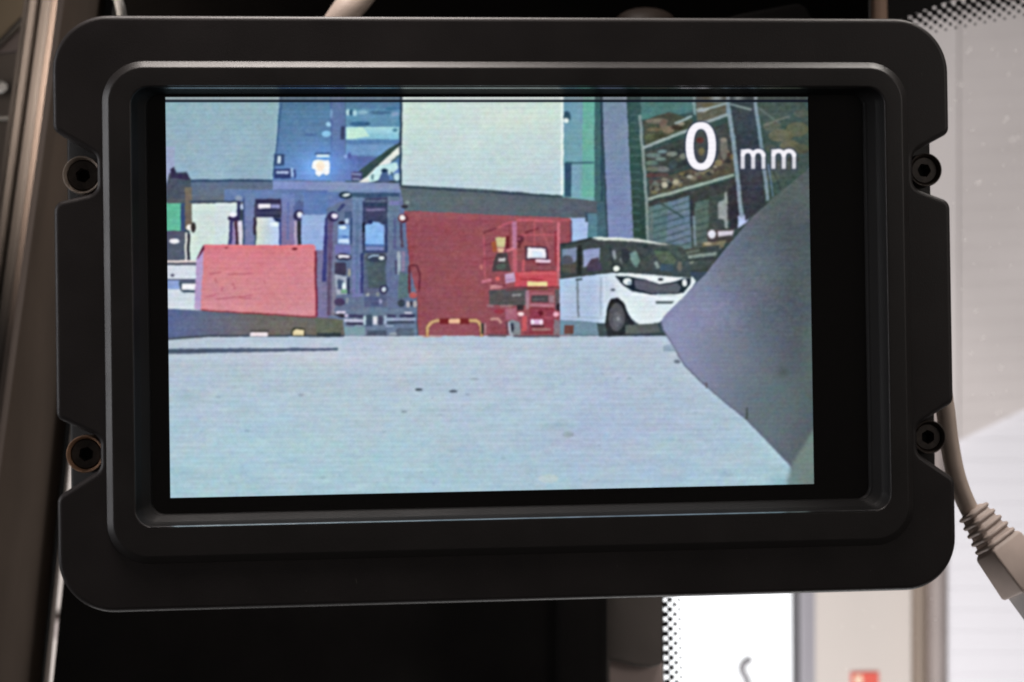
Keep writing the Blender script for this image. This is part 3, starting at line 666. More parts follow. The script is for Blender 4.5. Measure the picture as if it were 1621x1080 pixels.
# forklift behind the pink box
FE[0] = .9
Rr(355, 300, 485, 320, (100, 124, 168)); Rr(340, 321, 377, 392, (206, 220, 222)); L_([(300, 319), (378, 319)], 3, (64, 80, 104)); Rr(375, 318, 380, 352, (52, 56, 96)); E_(383, 327, 3.6, 4.4, (182, 194, 222)); E_(378, 314, 6, 4, (136, 152, 176)); Rr(385, 314, 388, 390, (62, 78, 122))
Rr(387, 306, 403, 392, (106, 130, 170), (124, 122, 166)); Rr(376, 350, 384, 390, (206, 202, 218)); E_(370, 346, 9, 5, (54, 50, 84)); P([(364, 350), (370, 348), (368, 388), (361, 388)], (72, 72, 118)); P([(371, 350), (376, 350), (378, 388), (372, 388)], (72, 46, 66)); P([(369, 358), (372, 358), (373, 388), (367, 388)], (150, 132, 176)); E_(369, 340, 5.4, 4.4, (228, 230, 246))
Rr(401, 344, 406, 372, (60, 50, 70)); Rr(404, 315, 446, 346, (70, 72, 100)); Rr(405, 316, 445, 322, (50, 50, 82)); Rr(406, 331, 444, 334, (50, 52, 84)); Rr(409, 323, 428, 330, (228, 228, 236)); Rr(429, 324, 443, 330, (142, 148, 192)); L_([(406, 342), (444, 342)], 3, (48, 50, 82)); P([(406, 344), (432, 344), (436, 351), (443, 351), (443, 392), (405, 392)], (208, 214, 204), (188, 206, 240), (408, 0), (438, 0)); P([(432, 345), (446, 347), (446, 353), (436, 351)], (46, 56, 100)); Rr(427, 352, 440, 359, (226, 238, 252)); Rr(442, 352, 446, 392, (72, 84, 144))
Rr(446, 308, 466, 392, (110, 132, 180), (132, 112, 152)); Rr(454, 320, 458, 380, (90, 108, 168), al=.6); P([(464, 328), (472, 316), (482, 322), (480, 336), (466, 336)], (86, 102, 150)); E_(473, 342, 9, 8.4, (54, 52, 92)); E_(474.5, 341, 4.8, 4.8, (214, 222, 242)); Rr(466, 350, 471, 392, (172, 158, 186)); Rr(471, 350, 476.5, 392, (48, 52, 62)); Rr(477, 340, 516, 402, (150, 174, 218)); Rr(480, 306, 520, 338, (96, 124, 180))
# --- big forklift
P([(500, 396), (535, 396), (535, 505), (500, 503)], (122, 116, 152)); P([(517, 330), (545, 318), (557, 304), (634, 304), (640, 345), (646, 400), (660, 440), (660, 533), (530, 533), (518, 500)], (104, 118, 154), (98, 112, 138))
Rr(557, 305, 632, 313, (62, 88, 120)); Rr(520, 300, 634, 304.5, (122, 144, 182)); Rr(578, 313, 614, 356, (62, 70, 100)); L_([(578, 318), (612, 318)], 2.4, (112, 132, 156)); L_([(578, 323.5), (612, 324)], 4, (46, 68, 94)); L_([(580, 332), (610, 332.5)], 3.4, (124, 124, 158)); 
P([(514, 346), (519, 342), (517, 446), (510, 446)], (62, 66, 122)); P([(519, 346), (528, 346), (526, 500), (517, 500)], (98, 90, 132), (104, 96, 122)); P([(528, 348), (535, 348), (531, 500), (525, 500)], (102, 116, 152), (132, 128, 146)); L_([(522, 400), (520, 500)], 2, (84, 66, 92))
L_([(535, 334), (545, 323)], 5, (56, 66, 116)); E_(527, 343, 9, 8, (56, 52, 94)); E_(529.6, 342, 5.2, 4, (226, 222, 250)); Rr(545, 335, 557, 345, (72, 92, 128)); E_(541, 353.5, 5.6, 3.4, (42, 42, 68)); E_(549, 350.5, 3, 4.4, (186, 202, 226)); Rr(535, 356, 554, 387, (120, 156, 210)); E_(542.6, 360.6, 6.4, 2.8, (210, 232, 250)); Rr(537, 364, 553, 373, (132, 172, 222)); L_([(543, 375.6), (552, 375.6)], 2.4, (78, 118, 186)); Rr(536, 379, 553, 385, (196, 220, 252)); Rr(530, 388, 556, 402, (116, 120, 176))
L_([(556.5, 345), (556, 386)], 3.6, (54, 78, 122)); Rr(558, 312, 574, 470, (106, 132, 166), (112, 118, 166)); Rr(563, 320, 568, 465, (92, 116, 150), al=.7); L_([(576, 318), (575.5, 400)], 4, (46, 58, 94)); L_([(575.6, 352), (575.6, 368)], 4, (26, 36, 52)); Rr(571, 400, 576, 465, (58, 66, 114))
P([(578, 356), (590, 351), (600, 352), (608, 357), (608, 387), (578, 387)], (138, 176, 226), (134, 184, 238)); E_(586, 352, 4, 3, (46, 50, 92)); Rr(578, 386.5, 608, 390, (78, 114, 174)); Rr(579, 390, 607, 396, (118, 134, 184)); L_([(578, 398.5), (610, 398.5)], 4, (52, 64, 110)); L_([(611.5, 356), (611.5, 400)], 4.4, (38, 58, 104))
Rr(614, 311, 632, 500, (102, 124, 148), (98, 108, 146)); Rr(616, 318, 632, 325, (116, 126, 172)); Rr(623, 345, 627, 395, (88, 94, 136), al=.8); L_([(634, 352), (637, 392)], 4, (74, 58, 80)); Rr(629, 398, 634, 435, (156, 170, 184)); Rr(636, 398, 641, 430, (138, 126, 158)); L_([(627, 412), (627, 434)], 2, (66, 54, 84))
E_(544, 407, 12, 5.6, (48, 44, 70)); P([(535, 404), (553, 404), (554, 408), (536, 409)], (232, 230, 244)); Rr(530, 416, 548, 436, (64, 60, 84)); Rr(551, 426, 555, 438, (156, 152, 146)); P([(530, 434), (549, 439), (550, 465), (533, 467)], (160, 168, 186)); P([(535, 442), (545, 444), (545, 459), (535, 458)], (76, 92, 124)); E_(545, 454, 3, 6.5, (214, 236, 246)); Rr(540, 458, 550, 464, (96, 150, 116), al=.8); Rr(550, 440, 553.5, 465, (44, 54, 84)); E_(538, 478, 9, 6, (72, 66, 98)); E_(550, 476, 2, 5, (140, 144, 160))
Rr(577, 400, 612, 486, (84, 96, 112), (92, 102, 136)); P([(580, 412), (610, 410), (610, 455), (584, 456)], (76, 92, 98)); E_(596, 408, 16, 7, (56, 64, 84)); L_([(583, 408), (590, 404), (600, 405)], 3.4, (166, 192, 216)); E_(604, 408.6, 4.4, 3.2, (218, 228, 232)); E_(607, 458, 7, 7, (54, 54, 84)); E_(607.4, 458, 4, 4, (194, 204, 218)); E_(598, 466, 3, 4, (132, 140, 146)); E_(602, 477, 2.4, 4.4, (150, 156, 190)); Rr(577, 470, 600, 486, (80, 88, 126), al=.7); E_(582, 467, 3, 3, (150, 160, 170))
P([(632, 430), (646, 434), (646, 470), (630, 474)], (90, 114, 122)); E_(635.5, 480, 6, 6, (58, 68, 84)); E_(645.5, 482, 3, 5.4, (176, 172, 176)); E_(651, 481, 2.4, 4, (60, 54, 66)); E_(656.6, 482, 3, 5.4, (172, 166, 170))
P([(528, 488), (660, 488), (658, 533), (560, 533), (540, 520)], (102, 118, 146)); L_([(532, 494.6), (547, 494)], 3.6, (226, 216, 236)); P([(526, 497), (543, 497), (547, 503), (540, 503)], (60, 54, 70)); E_(548, 500, 3, 3, (186, 176, 206)); Rr(552, 498, 575, 503, (64, 64, 100)); L_([(544, 507.6), (575, 507.6)], 4.4, (190, 190, 216)); Rr(548, 511, 575, 514.6, (54, 54, 80)); Rr(575, 500, 578.6, 514, (180, 204, 218)); Rr(579.6, 498, 588.6, 516, (66, 82, 106)); Rr(590, 501, 597, 514, (204, 208, 222)); Rr(598.6, 500, 606, 514, (72, 76, 108)); Rr(608, 500, 611.6, 514, (164, 178, 204)); Rr(613, 498, 627, 502.6, (62, 62, 98)); Rr(633, 498, 657, 502.6, (56, 58, 92)); L_([(611, 505.6), (658, 505.6)], 3.4, (164, 174, 204)); Rr(613, 508.6, 656, 512, (62, 70, 94)); L_([(640, 495.6), (652, 495.6)], 3, (208, 208, 222)); L_([(562, 516), (575, 516)], 2.4, (152, 172, 188)); L_([(611, 515.6), (623, 515.6)], 2.6, (168, 182, 208)); Rr(544, 518, 578, 531, (124, 154, 168)); E_(623, 528.6, 7, 2.6, (146, 160, 176)); Rr(581, 523, 612, 533, (70, 82, 106)); Rr(628, 520, 655, 533, (84, 98, 120)); L_([(578, 532.6), (655, 532.6)], 3, (52, 60, 82))
E_(547.2, 309.3, 10.4, 5.8, (42, 60, 84)); P([(541, 310.6), (546, 307), (554, 306.4), (553, 309.4), (547, 312)], (214, 226, 236)); E_(640, 327, 5.4, 3, (52, 56, 66)); E_(643.7, 320, 3.4, 3, (130, 150, 150))
FE[0] = .8
# --- red wall
P([(640, 334), (903, 346), (905, 533), (662, 533), (660, 470), (648, 420)], (150, 78, 88), (144, 76, 86)); P([(640, 334), (903, 346), (903, 352), (640, 343)], (150, 84, 92)); glow(740, 425, 50, 70, (152, 80, 88), .5)
E_(638, 346, 8, 7, (100, 46, 60)); E_(637, 345, 4.5, 4.5, (236, 222, 226)); L_([(648, 420), (660, 420), (664, 432), (663, 462)], 3, (98, 40, 54)); Rr(646, 420, 650, 465, (110, 50, 64)); E_(654, 468, 6, 5, (180, 90, 90))
# --- floor
P([(240, 532), (1300, 532), (1300, 830), (240, 830)], (176, 192, 208), (168, 198, 210), (0, 545), (0, 780))
glow(620, 566, 300, 26, (196, 203, 215), .75); glow(960, 680, 170, 90, (170, 182, 210), .7); glow(420, 720, 160, 60, (172, 202, 214), .5); glow(700, 640, 240, 50, (182, 201, 214), .5)
P([(240, 487), (505, 503), (542, 506), (546, 531), (400, 533), (330, 533), (240, 540)], (92, 106, 148), (108, 104, 100), (270, 0), (420, 0)); L_([(320, 489), (500, 502)], 2.5, (110, 78, 84)); L_([(250, 538), (330, 532), (545, 532)], 3, (66, 76, 90)); P([(498, 505), (542, 507), (540, 530), (502, 530)], (98, 104, 92)); Rr(502, 527, 540, 533, (58, 66, 72))
P([(396, 527), (400, 524), (424, 526), (424, 533), (396, 533)], (226, 216, 222)); Rr(396, 523, 426, 526, (70, 70, 72)); P([(461, 524), (466, 519), (482, 520), (484, 533), (461, 533)], (62, 62, 54)); P([(463, 525), (468, 522), (481, 523), (481, 532), (463, 532)], (222, 206, 170))
P([(240, 552), (535, 551), (535, 555), (240, 561)], (92, 106, 128)); glow(300, 556, 70, 2.5, (60, 72, 90), .4)
# --- pink box
P([(311, 408), (324, 388), (320, 493), (308, 489)], (178, 156, 196)); P([(323, 387.5), (500, 390.5), (501, 502), (318, 491)], (216, 122, 134), (210, 138, 148)); P([(311, 411), (323, 387), (324, 395), (314, 408)], (100, 44, 62)); L_([(500, 398), (501, 502)], 3.5, (120, 38, 62)); L_([(318, 491), (500, 502.5)], 2.2, (150, 60, 70))
E_(359, 391, 4, 2.4, (120, 40, 54)); E_(466, 394, 4, 2.4, (120, 40, 54)); Rr(325, 388, 498, 392, (226, 120, 132))
for a, b in [((330, 434), (350, 431)), ((360, 434), (400, 433)), ((326, 470), (342, 467)), ((378, 471), (398, 473)), ((352, 455), (352, 462)), ((368, 448), (372, 458)), ((340, 440), (344, 448)), ((418, 444), (420, 450)), ((342, 474), (400, 468))]: L_([a, b], 2, (178, 84, 104), .7)
# --- yellow barrier
for w, c in ((7, (120, 74, 60)), (4.6, (210, 172, 122))):
    L_([(676, 533), (677, 518), (682, 511), (692, 507.5), (756, 508), (761, 516), (762, 533)], w, c)
Rr(696, 504, 711, 513, (120, 36, 40)); Rr(728, 504, 742, 513, (120, 40, 44)); Rr(711, 505, 728, 512, (222, 172, 140)); Rr(761.5, 512, 765, 529, (52, 56, 52)); L_([(767.6, 511), (768, 530)], 2.2, (170, 150, 150)); L_([(668, 533), (700, 533)], 2, (190, 140, 130))
# --- scissor lift
FE[0] = .9
L_([(765, 369), (786, 361)], 3, (114, 52, 66)); L_([(766, 372), (768, 442)], 2.2, (188, 92, 106)); E_(762, 423, 3, 4, (190, 112, 108)); L_([(766, 388), (782, 386)], 2, (124, 54, 68)); L_([(764, 410), (782, 408)], 2, (128, 52, 66))
L_([(818, 348), (876, 350.5)], 3.2, (204, 98, 112)); L_([(876, 350), (904, 348)], 2.6, (184, 92, 106)); L_([(904, 349), (904, 384)], 3, (96, 58, 80)); L_([(832, 368), (853, 361.5)], 3, (112, 44, 58)); E_(824, 378, 6, 7.4, (100, 46, 64)); E_(822, 378, 3, 2.6, (154, 84, 108)); L_([(824, 384), (822, 393)], 4, (98, 40, 54)); L_([(858, 362), (868, 392)], 4, (166, 90, 98))
Rr(811, 350, 818.6, 396, (178, 116, 146)); Rr(812, 394, 819, 432, (188, 92, 108)); Rr(878, 366, 882, 420, (152, 52, 66)); Rr(882, 352, 886.6, 434, (208, 108, 122)); L_([(806, 356), (806, 428)], 2, (132, 58, 72)); L_([(788, 360), (812, 350)], 2.6, (196, 94, 108)); L_([(822, 372), (880, 372)], 2.2, (196, 92, 106)); L_([(846, 350), (846, 391)], 2.0, (192, 92, 104))
P([(784, 376), (801, 376), (799, 392), (786, 392)], (198, 186, 140)); P([(778, 384), (785, 382), (787, 398), (780, 400)], (164, 88, 58)); P([(787, 393), (799, 393), (797, 400), (789, 400)], (220, 176, 146)); P([(801, 374), (806, 374), (806, 394), (801, 394)], (110, 40, 50)); L_([(802, 398), (814, 393.6)], 3.4, (218, 122, 134))
P([(787, 401), (803, 400), (808, 430), (780, 430), (782, 412)], (78, 66, 70)); E_(793, 422, 8, 5, (82, 92, 86)); P([(789, 409), (801, 408.6), (800, 414), (789, 413.6)], (192, 186, 186))
P([(831, 390), (866, 391), (868, 412), (832, 412)], (84, 52, 72)); P([(835, 392.6), (863.6, 394), (864, 409), (834.6, 409)], (228, 222, 236)); Rr(842, 399, 858, 408, (206, 218, 238), al=.8); P([(847, 411), (872, 411.4), (871, 416), (848, 416)], (232, 202, 220)); L_([(848, 418.6), (870, 418.6)], 2, (96, 48, 66)); Rr(827, 411, 831, 430, (196, 92, 102)); Rr(831, 420, 877, 428, (146, 78, 88)); L_([(832, 428.6), (878, 428.6)], 1.6, (120, 40, 48))
P([(815, 431), (880, 429), (885, 432), (885, 454), (815, 454)], (206, 78, 88), (198, 76, 90)); L_([(822, 434), (882, 433)], 4, (208, 92, 100)); L_([(824, 442), (860, 443.6)], 2.4, (156, 46, 52)); Rr(835, 446, 867, 453.6, (228, 204, 148)); L_([(833, 457), (868, 457)], 3, (98, 76, 46)); Rr(882, 430, 887, 454, (182, 104, 116)); L_([(815, 455.6), (886, 455)], 2, (120, 48, 60))
P([(762, 444.6), (778, 441), (779, 446), (763, 449.6)], (196, 114, 130)); E_(788, 441.4, 3.4, 3.4, (214, 98, 98)); P([(776, 452), (795, 449), (796, 455), (777, 458.6)], (194, 130, 136)); P([(798, 435), (814, 431), (816, 446), (800, 449)], (188, 156, 186)); L_([(800, 444), (814, 442)], 2, (150, 116, 150)); L_([(778, 449), (800, 452)], 2.4, (110, 44, 60))
P([(774, 460), (800, 457.6), (834, 456), (836, 484), (775, 483)], (88, 82, 85)); P([(800, 456), (832, 456), (830, 459), (800, 461)], (112, 70, 78)); L_([(811, 467.4), (825, 467.4)], 4, (146, 142, 144)); L_([(771, 484), (782, 485)], 4, (152, 112, 120)); L_([(792, 485), (812, 484)], 3.6, (150, 116, 122)); Rr(832, 460, 838, 490, (162, 120, 136)); L_([(840, 465), (876, 465)], 4, (164, 98, 110)); Rr(841, 468, 868, 479, (80, 70, 76)); L_([(843, 475), (862, 474)], 2, (110, 106, 108)); L_([(839, 483.6), (877, 483.6)], 4.4, (176, 118, 134)); Rr(869, 468, 878, 480, (150, 118, 130)); Rr(879, 458, 887, 490, (98, 88, 96)); E_(884, 486, 3, 6, (56, 42, 52))
P([(774, 488), (802, 488), (802, 530), (776, 528)], (142, 74, 84)); E_(790, 493, 8, 4, (150, 54, 68)); L_([(776, 505.6), (789, 504.6), (793, 512)], 4, (204, 150, 140)); Rr(800, 488, 818, 506, (166, 98, 118)); P([(818, 483), (829, 482), (829, 491), (819, 491)], (62, 52, 58)); Rr(838, 488, 877, 529, (146, 62, 78)); Rr(826, 500, 834, 524, (200, 88, 94)); E_(824, 497, 5, 3.2, (240, 206, 206)); E_(856, 496, 4, 4, (100, 30, 40)); L_([(840, 489), (876, 489)], 2, (120, 44, 58)); L_([(862, 503), (876, 503)], 3, (178, 84, 100)); P([(840, 505), (860, 506), (860, 514), (841, 514)], (206, 164, 196)); E_(843, 509.6, 3, 4, (232, 214, 230)); E_(857, 510, 3, 4, (232, 206, 226)); L_([(841, 516.6), (862, 516.6)], 3, (64, 42, 52)); L_([(842, 522), (872, 522)], 4.4, (154, 122, 124)); E_(880, 497, 4.6, 4, (230, 170, 184)); P([(877, 505), (887, 508), (887, 531), (876, 531)], (134, 118, 128)); L_([(828, 527), (876, 527)], 2.4, (124, 60, 76))
P([(804, 509), (810, 506), (822, 510), (824, 531), (806, 532)], (132, 136, 142)); L_([(805.6, 511), (806.6, 528), (811, 531.6)], 3.4, (178, 182, 198)); P([(808.6, 511), (812, 512), (812.6, 526), (809, 525)], (48, 48, 62)); L_([(801, 510), (803, 531)], 2, (70, 62, 80)); L_([(772, 531.6), (802, 531.6)], 3.4, (100, 84, 92)); L_([(812, 532.6), (886, 532.6)], 2.6, (74, 62, 78)); FE[0] = .8
# --- white van
P([(886, 506), (960, 508), (970, 528), (958, 531), (886, 531)], (116, 144, 160)); Rr(893, 515, 908, 529, (110, 76, 70)); P([(945, 512), (1044, 508), (1052, 530), (948, 533)], (66, 82, 88)); 
P([(886, 441), (930, 436), (972, 431), (1096, 438), (1102, 446), (1088, 468), (1062, 498), (1046, 510), (1030, 514), (1012, 514), (998, 504), (990, 484), (980, 473), (968, 474), (961, 486), (958, 512), (886, 506)], (172, 192, 220), (218, 230, 234), (935, 0), (985, 0))
P([(887, 388), (912, 383), (936, 377), (1010, 380), (1062, 386), (1082, 392), (1090, 408), (1094, 441), (1040, 436), (972, 431), (930, 436), (887, 442)], (66, 70, 74), (66, 80, 80), (890, 0), (1090, 0))
FE[0] = 1.0
P([(936, 376), (950, 375), (1010, 378), (1064, 388), (1048, 387), (1000, 382), (948, 380)], (212, 220, 214)); L_([(887, 388), (912, 383), (938, 377)], 3, (44, 48, 54))
P([(890, 395), (913, 392), (912, 414), (890, 418)], (124, 132, 160)); E_(898, 412, 9, 8, (82, 80, 92)); Rr(890, 418, 912, 432, (84, 80, 76)); P([(923, 396), (950, 392), (950, 412), (924, 424)], (142, 150, 190)); P([(930, 420), (936, 410), (948, 408), (954, 428), (930, 430)], (72, 62, 84)); Rr(914, 388, 921, 436, (40, 44, 48)); P([(966, 398), (974, 396), (976, 410), (970, 412)], (134, 142, 148)); P([(980, 412), (988, 398), (984, 418)], (110, 120, 124)); P([(996, 402), (1006, 396), (1014, 412), (1008, 424), (1000, 416)], (108, 136, 134)); P([(1034, 396), (1060, 398), (1072, 412), (1062, 426), (1044, 414)], (82, 98, 84)); L_([(1037, 414), (1043, 425)], 5, (140, 156, 150)); Rr(1046, 418, 1066, 430, (62, 84, 96)); E_(1076, 422, 4, 8, (104, 104, 96)); E_(990, 405, 7, 12, (50, 56, 64)); L_([(966, 392), (974, 430)], 3, (40, 46, 56))
FE[0] = .8
E_(976, 424, 9, 8, (52, 60, 66)); E_(976.5, 425.5, 5.2, 4.6, (232, 240, 230))
P([(974, 437), (992, 438), (1020, 442), (1044, 450), (1068, 446), (1082, 441), (1094, 441), (1093, 450), (1082, 464), (1060, 467), (1030, 467), (1002, 461), (986, 452)], (40, 54, 62)); P([(1004, 443), (1022, 443), (1044, 452), (1072, 448), (1078, 455), (1074, 464), (1032, 465), (1006, 457)], (92, 98, 108)); E_(993, 446, 7, 5.6, (226, 240, 238)); E_(996, 448, 3.4, 3, (150, 170, 180)); E_(1084, 448, 4.2, 6, (222, 230, 234)); E_(1046, 442.5, 4, 2.2, (40, 44, 50))
P([(1038, 477), (1068, 477), (1064, 481), (1038, 481)], (92, 106, 108)); Rr(1040, 466, 1070, 469, (190, 206, 206)); L_([(1000, 466), (1040, 470)], 2, (236, 244, 244)); E_(970, 459, 4, 2, (96, 110, 120))
P([(958, 514), (960, 490), (967, 474), (978, 472), (988, 480), (994, 498), (1004, 512), (996, 530), (962, 532)], (44, 48, 54)); E_(976, 502, 13, 22, (84, 84, 92)); E_(977, 506, 7, 12, (98, 98, 104)); E_(978, 505, 3, 3, (140, 140, 146)); P([(990, 515), (1040, 512), (1046, 526), (990, 530)], (88, 98, 96)); L_([(960, 531), (1052, 529)], 2.4, (58, 66, 72))
L_([(914.5, 444), (915.5, 503)], 3.2, (110, 124, 136)); L_([(911, 443), (922, 442)], 3.2, (60, 70, 80)); L_([(951, 440), (951, 500)], 2.4, (150, 168, 182)); L_([(888, 502), (955, 504)], 2, (160, 178, 196)); L_([(956, 440), (958, 500)], 2, (212, 226, 240))
# --- pale ramp block on the right
BLK = [(1300, 246), (1276, 271), (1234, 306), (1190, 344), (1150, 392), (1118, 432), (1078, 474), (1052, 500), (1046, 509), (1049, 520), (1062, 542), (1084, 578), (1110, 604), (1140, 630), (1182, 664), (1222, 706), (1252, 738), (1268, 790), (1300, 790)]
P(BLK, (138, 144, 174), (76, 86, 92), (1070, 505), (1262, 475))
r_ = mask_poly(BLK); s_, k_ = r_
def bglow(cx, cy, rx, ry, c, al):
    k = (np.exp(-(((GX[s_] - cx) / rx) ** 2 + ((GYY[s_] - cy) / ry) ** 2)) * k_)[..., None] * al
    IMG[s_] = IMG[s_] * (1 - k) + np.array(c, np.float32) * k
bglow(1110, 490, 55, 40, (142, 146, 176), .6); bglow(1220, 640, 60, 50, (96, 114, 116), .7); bglow(1160, 560, 40, 40, (122, 126, 142), .4); bglow(1200, 420, 40, 40, (102, 114, 124), .5); bglow(1260, 310, 60, 40, (92, 100, 98), .7); bglow(1285, 560, 20, 120, (92, 108, 108), .6); bglow(1240, 590, 8, 8, (70, 80, 84), .6)
L_(BLK[8:17], 2.2, (98, 104, 124)); L_([(1182, 664), (1183, 645)], 3, (70, 80, 80)); L_([(1118, 605), (1119, 615)], 3, (96, 96, 104)); E_(1072, 572, 5, 3, (110, 124, 140))
FE[0] = 3.0
P([(1252, 738), (1272, 706), (1300, 660), (1300, 800), (1238, 800)], (112, 134, 134), (110, 124, 122)); glow(1240, 775, 26, 24, (120, 162, 172), .5); FE[0] = .8
P([(1050, 548), (1062, 544), (1070, 556), (1050, 554)], (150, 168, 186)); Rr(1050, 553, 1070, 556, (120, 140, 156), al=.6)
for _ in range(34):
    x, y = rnd.uniform(290, 1230), rnd.uniform(570, 770)
    if x > 1030 + (y - 540) * .9: continue
    E_(x, y, rnd.uniform(1.5, 5), rnd.uniform(.8, 1.8), (120, 140, 158), rnd.uniform(.15, .45))
E_(663, 617, 6, 2, (78, 92, 104)); E_(717, 620, 7, 2, (92, 104, 116)); E_(900, 688, 9, 5, (150, 168, 180), .8); E_(868, 758, 16, 7, (190, 204, 206), .7); E_(640, 652, 5, 2, (130, 146, 162), .7); E_(476, 626, 5, 2, (140, 156, 172), .6); E_(750, 600, 8, 2, (150, 160, 176), .7)
# --- soften, sharpen like a small CCTV camera, then the read-out
def blur(a, s):
    r = int(3 * s + 1); k = np.exp(-.5 * (np.arange(-r, r + 1) / s) ** 2); k = (k / k.sum()).astype(np.float32)
    p = np.pad(a, ((r, r), (0, 0), (0, 0)), 'edge'); a = sum(k[i] * p[i:i + a.shape[0]] for i in range(2 * r + 1))
    p = np.pad(a, ((0, 0), (r, r), (0, 0)), 'edge'); return sum(k[i] * p[:, i:i + a.shape[1]] for i in range(2 * r + 1))
_r = np.clip(IMG[..., 0:1] - IMG[..., 1:].max(-1, keepdims=True), 0, 255) / 255.0
IMG = IMG + (IMG.mean(-1, keepdims=True) - IMG) * np.clip(_r * .3, 0, .10)      # a cheap sensor's weak reds
def fieldnoise(cx, cy, seed):
    rr = np.random.RandomState(seed); a = rr.randn(int(CHH * SS / cy) + 3, int(CW * SS / cx) + 3).astype(np.float32)
    y_ = np.arange(CHH * SS) / cy; x_ = np.arange(CW * SS) / cx; yi, xi = y_.astype(int), x_.astype(int); fy_, fx_ = (y_ - yi)[:, None], (x_ - xi)[None]
    fy_ = fy_ * fy_ * (3 - 2 * fy_); fx_ = fx_ * fx_ * (3 - 2 * fx_)
    g_ = lambda p, q_: a[np.ix_(yi + p, xi + q_)]
    return g_(0, 0) * (1 - fy_) * (1 - fx_) + g_(0, 1) * (1 - fy_) * fx_ + g_(1, 0) * fy_ * (1 - fx_) + g_(1, 1) * fy_ * fx_
# clutter the camera cannot resolve: rack, forklifts, lift
def region(x0, y0, x1, y1, f=8): return (np.clip((GX - x0) / f, 0, 1) * np.clip((x1 - GX) / f, 0, 1) * np.clip((GYY - y0) / f, 0, 1) * np.clip((y1 - GYY) / f, 0, 1))
fl_ = region(240, 534, 1300, 820, 5); nb_ = np.ones(IMG.shape[:2], np.float32); nb_[s_] *= 1 - k_
cl_ = .22 * (region(1005, 160, 1290, 425) * nb_ * 15 + region(505, 300, 668, 533) * 13 + region(762, 350, 890, 533) * 9 + region(545, 165, 636, 290) * 9 + region(262, 265, 305, 415) * 8 + region(362, 305, 482, 390) * 6 + region(885, 380, 1095, 440) * nb_ * 9 + region(945, 475, 1050, 533) * nb_ * 7)
IMG += (cl_ * (fieldnoise(9, 7, 1) * .8 + fieldnoise(22, 10, 2) * .7 + fieldnoise(5, 14, 8) * .4))[..., None] * np.array([1.0, 1.0, .92])
IMG += (cl_ * fieldnoise(26, 18, 4) * .35)[..., None] * np.array([1, -.3, -.5])
IMG += (fl_ * nb_ * (fieldnoise(90, 12, 21) * 2.0 + fieldnoise(30, 9, 22) * 1.8 + fieldnoise(9, 6, 23) * 1.6))[..., None] + (fl_ * nb_ * fieldnoise(60, 40, 24) * 1.2)[..., None] * np.array([1, 0, -.8])
IMG += ((1 - fl_) * (fieldnoise(90, 80, 31) * 1.4 + fieldnoise(24, 10, 32) * 1.3 + fieldnoise(7, 5, 33) * 2.2))[..., None] + (fieldnoise(20, 16, 34) * 1.3)[..., None] * np.array([1, .1, -.9]) + (fieldnoise(18, 16, 35) * .9)[..., None] * np.array([-.5, 1, -.4])
# lens wobble and compression: edges never quite straight
dx = fieldnoise(12, 9, 11) * .55 + fieldnoise(44, 38, 12) * .7; dy = fieldnoise(12, 9, 13) * .45 + fieldnoise(44, 38, 14) * .6
yi_ = np.clip((_yy + dy).round().astype(int), 0, CHH * SS - 1); xi_ = np.clip((_xx + dx).round().astype(int), 0, CW * SS - 1)
IMG = IMG[yi_, xi_]
b1 = blur(IMG, 1.5); b2 = blur(b1, 4.6)
b3 = blur(b1[::4, ::4], 4.0).repeat(4, 0).repeat(4, 1)[:CHH * SS, :CW * SS]; b3 = np.pad(b3, ((0, CHH * SS - b3.shape[0]), (0, CW * SS - b3.shape[1]), (0, 0)), 'edge')
IMG = np.clip(b1 + .50 * (b1 - b2) + .22 * (b1 - b3), 0, 255)
IMG = IMG * .97 + blur(IMG[::4, ::4], 5.0).repeat(4, 0).repeat(4, 1)[:CHH * SS, :CW * SS] * .03      # veil of a cheap lens
IMG += (fieldnoise(3.1, 3.1, 51) * 3.4 + fieldnoise(4.5, 2.6, 52) * 2.6)[..., None] + fieldnoise(7, 5, 53)[..., None] * np.array([.9, -.2, -.6]) + fieldnoise(7, 5, 54)[..., None] * np.array([-.3, .5, -.3])
rs = np.random.RandomState(5)
fl = blur(rs.randn(CHH // 2, CW // 2, 3).astype(np.float32), 1.0)
IMG += np.repeat(np.repeat(fl, 4, 0), 4, 1)[:CHH * SS, :CW * SS] * 5.0
fl = blur(rs.randn(CHH // 6, CW // 15, 3).astype(np.float32), 1.2); fl = np.repeat(np.repeat(fl, 12, 0), 30, 1)
fl = np.pad(fl, ((0, CHH * SS - fl.shape[0]), (0, CW * SS - fl.shape[1]), (0, 0)), 'edge'); IMG += blur(fl, 8) * 5
